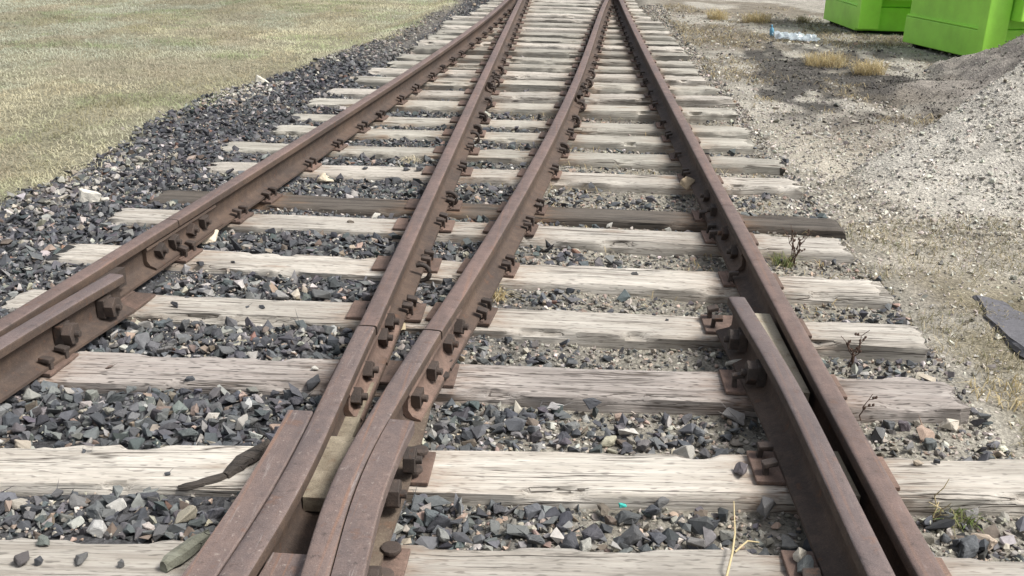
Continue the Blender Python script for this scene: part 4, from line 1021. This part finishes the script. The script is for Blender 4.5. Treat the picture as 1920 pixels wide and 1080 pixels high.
tuft(770, 295, 0.05, 0.06, 80, 'pale straw wisp lying on the greyish tie left of inner rail', 0.0, np.array([[0.6, 0.54, 0.4], [0.66, 0.6, 0.46]]), 1.8)
tuft(1880, 740, 0.12, 0.06, 80, 'flattened straw tuft low at the right edge below the slab')
GRN = np.array([[0.16, 0.21, 0.08], [0.22, 0.24, 0.11], [0.30, 0.28, 0.15]])
tuft(1790, 985, 0.05, 0.06, 60, 'small green weed in the gravel right of the outer rail, bottom', -0.08, GRN)
tuft(1470, 497, 0.06, 0.07, 80, 'small green weed against the outer rail below the dead weed', -0.06, GRN)

# dead branching weeds
M_twig, t_, b_ = newmat('dead_weed_stem'); b_.inputs['Base Color'].default_value = (0.10, 0.062, 0.045, 1); b_.inputs['Roughness'].default_value = 0.9
M_twig2, t_, b_ = newmat('straw_stem'); b_.inputs['Base Color'].default_value = (0.50, 0.41, 0.23, 1); b_.inputs['Roughness'].default_value = 0.8
def weed(px, py, hgt, nst, label, z, seed, mat=M_twig, spread=0.5, seeds=True):
    x_, y_ = pix(px, py, z); r = np.random.default_rng(seed); parts = []
    for k in range(nst):
        a = r.random()*6.28; l = spread*(0.3+0.7*r.random()); h_ = hgt*(0.55+0.45*r.random())
        pts = [(math.cos(a)*l*h_*t*t + 0.008*r.normal(), math.sin(a)*l*h_*t*t + 0.008*r.normal(), h_*t) for t in np.linspace(0, 1, 6)]
        parts.append(tube(pts, np.linspace(0.0028, 0.0012, 6), 5))
        for q in range(3):
            p = np.array(pts[2+q]); d = r.normal(size=3); d[2] = abs(d[2])+0.3; d /= np.linalg.norm(d); ln = hgt*0.25*r.random()
            parts.append(tube([p, p+d*ln*0.6, p+d*ln], [0.0016, 0.0013, 0.001], 4))
            if seeds: 
                for e in range(2):
                    qd = p+d*ln*(0.6+0.4*e); parts.append(tube([qd, qd+np.array([0.002, 0.001, 0.005]), qd+np.array([0.003, 0, 0.010])], [0.003, 0.0055, 0.002], 5))
    V, Fq = join_vf(parts)
    o = link('dead_weed', mesh_np('dead_weed', V, Fq, mat, True), None, (x_, y_, z)); return tag(o, label, 'weed')
weed(1487, 498, 0.20, 7, 'dark reddish dead weed standing by the outer right rail', -0.05, 4)
weed(1595, 690, 0.17, 4, 'sparse dark twiggy weed against the dash-marked tie, right side', -0.05, 6)
weed(1612, 790, 0.13, 1, 'single thin dead stem before the dash-marked tie right of rail', -0.05, 9, spread=0.2)
weed(1750, 985, 0.17, 2, 'thin bent straw stem right of the outer rail near the bottom', -0.08, 11, M_twig2, 0.5, False)
def stalk(pts, rad, label):
    v, f = tube(pts, rad, 6); o = link('straw_stalk', mesh_np('straw_stalk', v, f, M_twig2, True)); return tag(o, label, 'straw')
a = pix(1360, 1090, 0.012); c_ = pix(1378, 1000, 0.03); e_ = pix(1376, 940, 0.02)
stalk([(a[0], a[1], 0.012), ((a[0]+c_[0])/2+0.004, (a[1]+c_[1])/2, 0.03), (c_[0], c_[1], 0.03), (e_[0], e_[1], 0.02)], [0.0035, 0.003, 0.0025, 0.0015], 'long yellow straw stalk across the bottom-edge tie right of middle')
a = pix(1378, 1036, 0.012); c_ = pix(1425, 1005, 0.02)
stalk([(a[0], a[1], 0.014), ((a[0]+c_[0])/2, (a[1]+c_[1])/2+0.006, 0.022), (c_[0], c_[1], 0.0)], [0.003, 0.0025, 0.0015], 'short straw stalk branching beside the long one at bottom')

# ------------------------------------------------------------------ litter
M_bottle, t_, b_ = newmat('blue_plastic'); b_.inputs['Base Color'].default_value = (0.16, 0.38, 0.55, 1); b_.inputs['Roughness'].default_value = 0.25
M_film, t_, b_ = newmat('plastic_film'); b_.inputs['Base Color'].default_value = (0.50, 0.57, 0.62, 1); b_.inputs['Roughness'].default_value = 0.2; b_.inputs['Alpha'].default_value = 0.62
x_, y_ = pix(1447, 66, -0.08); zb = float(surf_z(np.array([x_]), np.array([y_]))[0])
prof = [(0, 0.001), (0.036, 0.002), (0.038, 0.012), (0.038, 0.10), (0.034, 0.125), (0.014, 0.152), (0.013, 0.172), (0.016, 0.174), (0.016, 0.195), (0, 0.196)]
V = [(r_*math.cos(2*math.pi*k/16), r_*math.sin(2*math.pi*k/16), z_) for r_, z_ in prof for k in range(16)]
Fq = [(i*16+k, i*16+(k+1) % 16, (i+1)*16+(k+1) % 16, (i+1)*16+k) for i in range(len(prof)-1) for k in range(16)]
o = link('plastic_bottle', mesh_np('plastic_bottle', np.array(V), np.array(Fq), M_bottle, True), None, (x_, y_, zb), (0.08, -0.1, 0)); o.scale = (0.8, 0.8, 0.78); tag(o, 'blue plastic bottle standing in the dry grass', 'bottle')
x_, y_ = pix(1492, 73, -0.08)
a, c_ = np.meshgrid(np.linspace(-0.36, 0.36, 44), np.linspace(-0.33, 0.33, 34)); ax, cy_ = a.ravel(), c_.ravel()
hz = 0.11*np.abs(fbm(ax*7, cy_*7, 97, 4)-0.5)*2 + 0.05*fbm(ax*2.5, cy_*2.5, 98)
jx = 0.05*(fbm(ax*9, cy_*9, 99)-0.5); jy = 0.05*(fbm(ax*9, cy_*9, 100)-0.5)
sh = 1-0.35*fbm(ax*3, cy_*3+7, 101)
V = np.stack([(ax+jx)*sh, (cy_+jy)*sh, hz+ground_z(x_+ax, y_+cy_)], 1)
ii = (np.arange(33)[:, None]*44+np.arange(43)[None]).ravel()
o = link('plastic_sheet', mesh_np('plastic_sheet', V, np.stack([ii, ii+1, ii+45, ii+44], 1), M_film, True), None, (x_, y_, 0.0)); tag(o, 'crumpled clear plastic sheet lying beside the blue bottle', 'plastic sheet')

# ------------------------------------------------------------------ green steel bins
def paint(name, colr):
    m, t, b = newmat(name); tc = N(t, 'ShaderNodeTexCoord'); v = tc.outputs['Object']
    n1 = noise(t, v, 3, 5, 0.6); n2 = noise(t, mapping(t, v, (4, 4, 18)), 2.5, 5, 0.7)
    c = mix(t, colr, [q*0.82 for q in colr], ramp(t, n1, [(0.35, 0.0), (0.7, 1.0)]))
    c = mix(t, c, (0.10, 0.12, 0.06), mix(t, ramp(t, n2, [(0.66, 0.0), (0.73, 1.0)]), 0.45, 1.0, 'MULTIPLY'))
    L(t, c, b.inputs['Base Color']); b.inputs['Roughness'].default_value = 0.42
    bump(t, b, n1, 0.1, 0.01); return m
M_green = paint('lime_green_paint', (0.44, 0.93, 0.11)); M_skid = rust_material('bin_skid_steel', (0.03, 0.03, 0.028), (0.02, 0.02, 0.02), (0.05, 0.04, 0.03))
def green_bin(corner, yaw, label, dep=1.52, wid=1.85, hgt=1.75):
    """origin at the front-left bottom corner; x to the right along the front, y backwards along the left side"""
    o = tag(empty('steel_bin', corner, yaw), label, 'bin', 'lime green bins')
    e = 0.028
    bm = bmesh.new()
    box(bm, (wid/2, dep/2, 0.05+0.165), (wid, dep, 0.33), None, 0.012)                        # lower band stands proud
    link('lower_band', bm_mesh('lower_band', bm, M_green), o)
    bm = bmesh.new()
    box(bm, (wid/2, dep/2, 0.382+(hgt-0.382)/2), (wid-2*e, dep-2*e, hgt-0.382-0.002), None, 0.012)
    bb = link('body', bm_mesh('body', bm, M_green), o)
    bm = bmesh.new()                                                                          # pressed ledge between band and body
    box(bm, (0.016, dep/2, 0.398), (0.036, dep-0.02, 0.018), Matrix.Rotation(-0.5, 3, 'Y'), 0.004)
    link('side_ledge', bm_mesh('side_ledge', bm, M_green), o)
    bm = bmesh.new(); box(bm, (0.15, -0.045, 0.05+hgt/2), (0.30, 0.15, hgt-0.06), None, 0.012)   # wide corner post on the front
    link('post', bm_mesh('post', bm, M_green), o)
    bm = bmesh.new(); box(bm, (wid-0.06, -0.045, 0.05+hgt/2), (0.12, 0.15, hgt-0.06), None, 0.012)
    link('post', bm_mesh('post', bm, M_green), o)
    bm = bmesh.new(); box(bm, (0.33+(wid-0.52)/2, -0.14, 0.50+(hgt-0.50)/2), (wid-0.52, 0.26, hgt-0.50), None, 0.015)
    link('front_hopper', bm_mesh('front_hopper', bm, M_green), o)
    bm = bmesh.new()
    for q in (0.12, dep-0.2): box(bm, (wid/2, q, 0.02), (wid-0.12, 0.08, 0.06))
    link('skid', bm_mesh('skid', bm, M_skid), o)
    bm = bmesh.new(); box(bm, (wid/2, dep/2, hgt+0.02), (wid+0.03, dep+0.03, 0.035), None, 0.01)
    link('lid', bm_mesh('lid', bm, M_green), o)
    return o
def bin_at(pf, pb, label):
    f = np.array(pix(*pf, -0.05)); bk = np.array(pix(*pb, -0.05)); d = bk-f
    yaw = math.atan2(d[1], d[0]) - math.pi/2
    return green_bin((f[0], f[1], -0.085), yaw, label, dep=float(np.linalg.norm(d)))
bin_at((1602, 59), (1543, 37), 'lime green steel bin, farther left one, partly behind the other')
bin_at((1825, 112), (1691, 80), 'lime green steel bin, nearer right one rising behind the gravel heap')
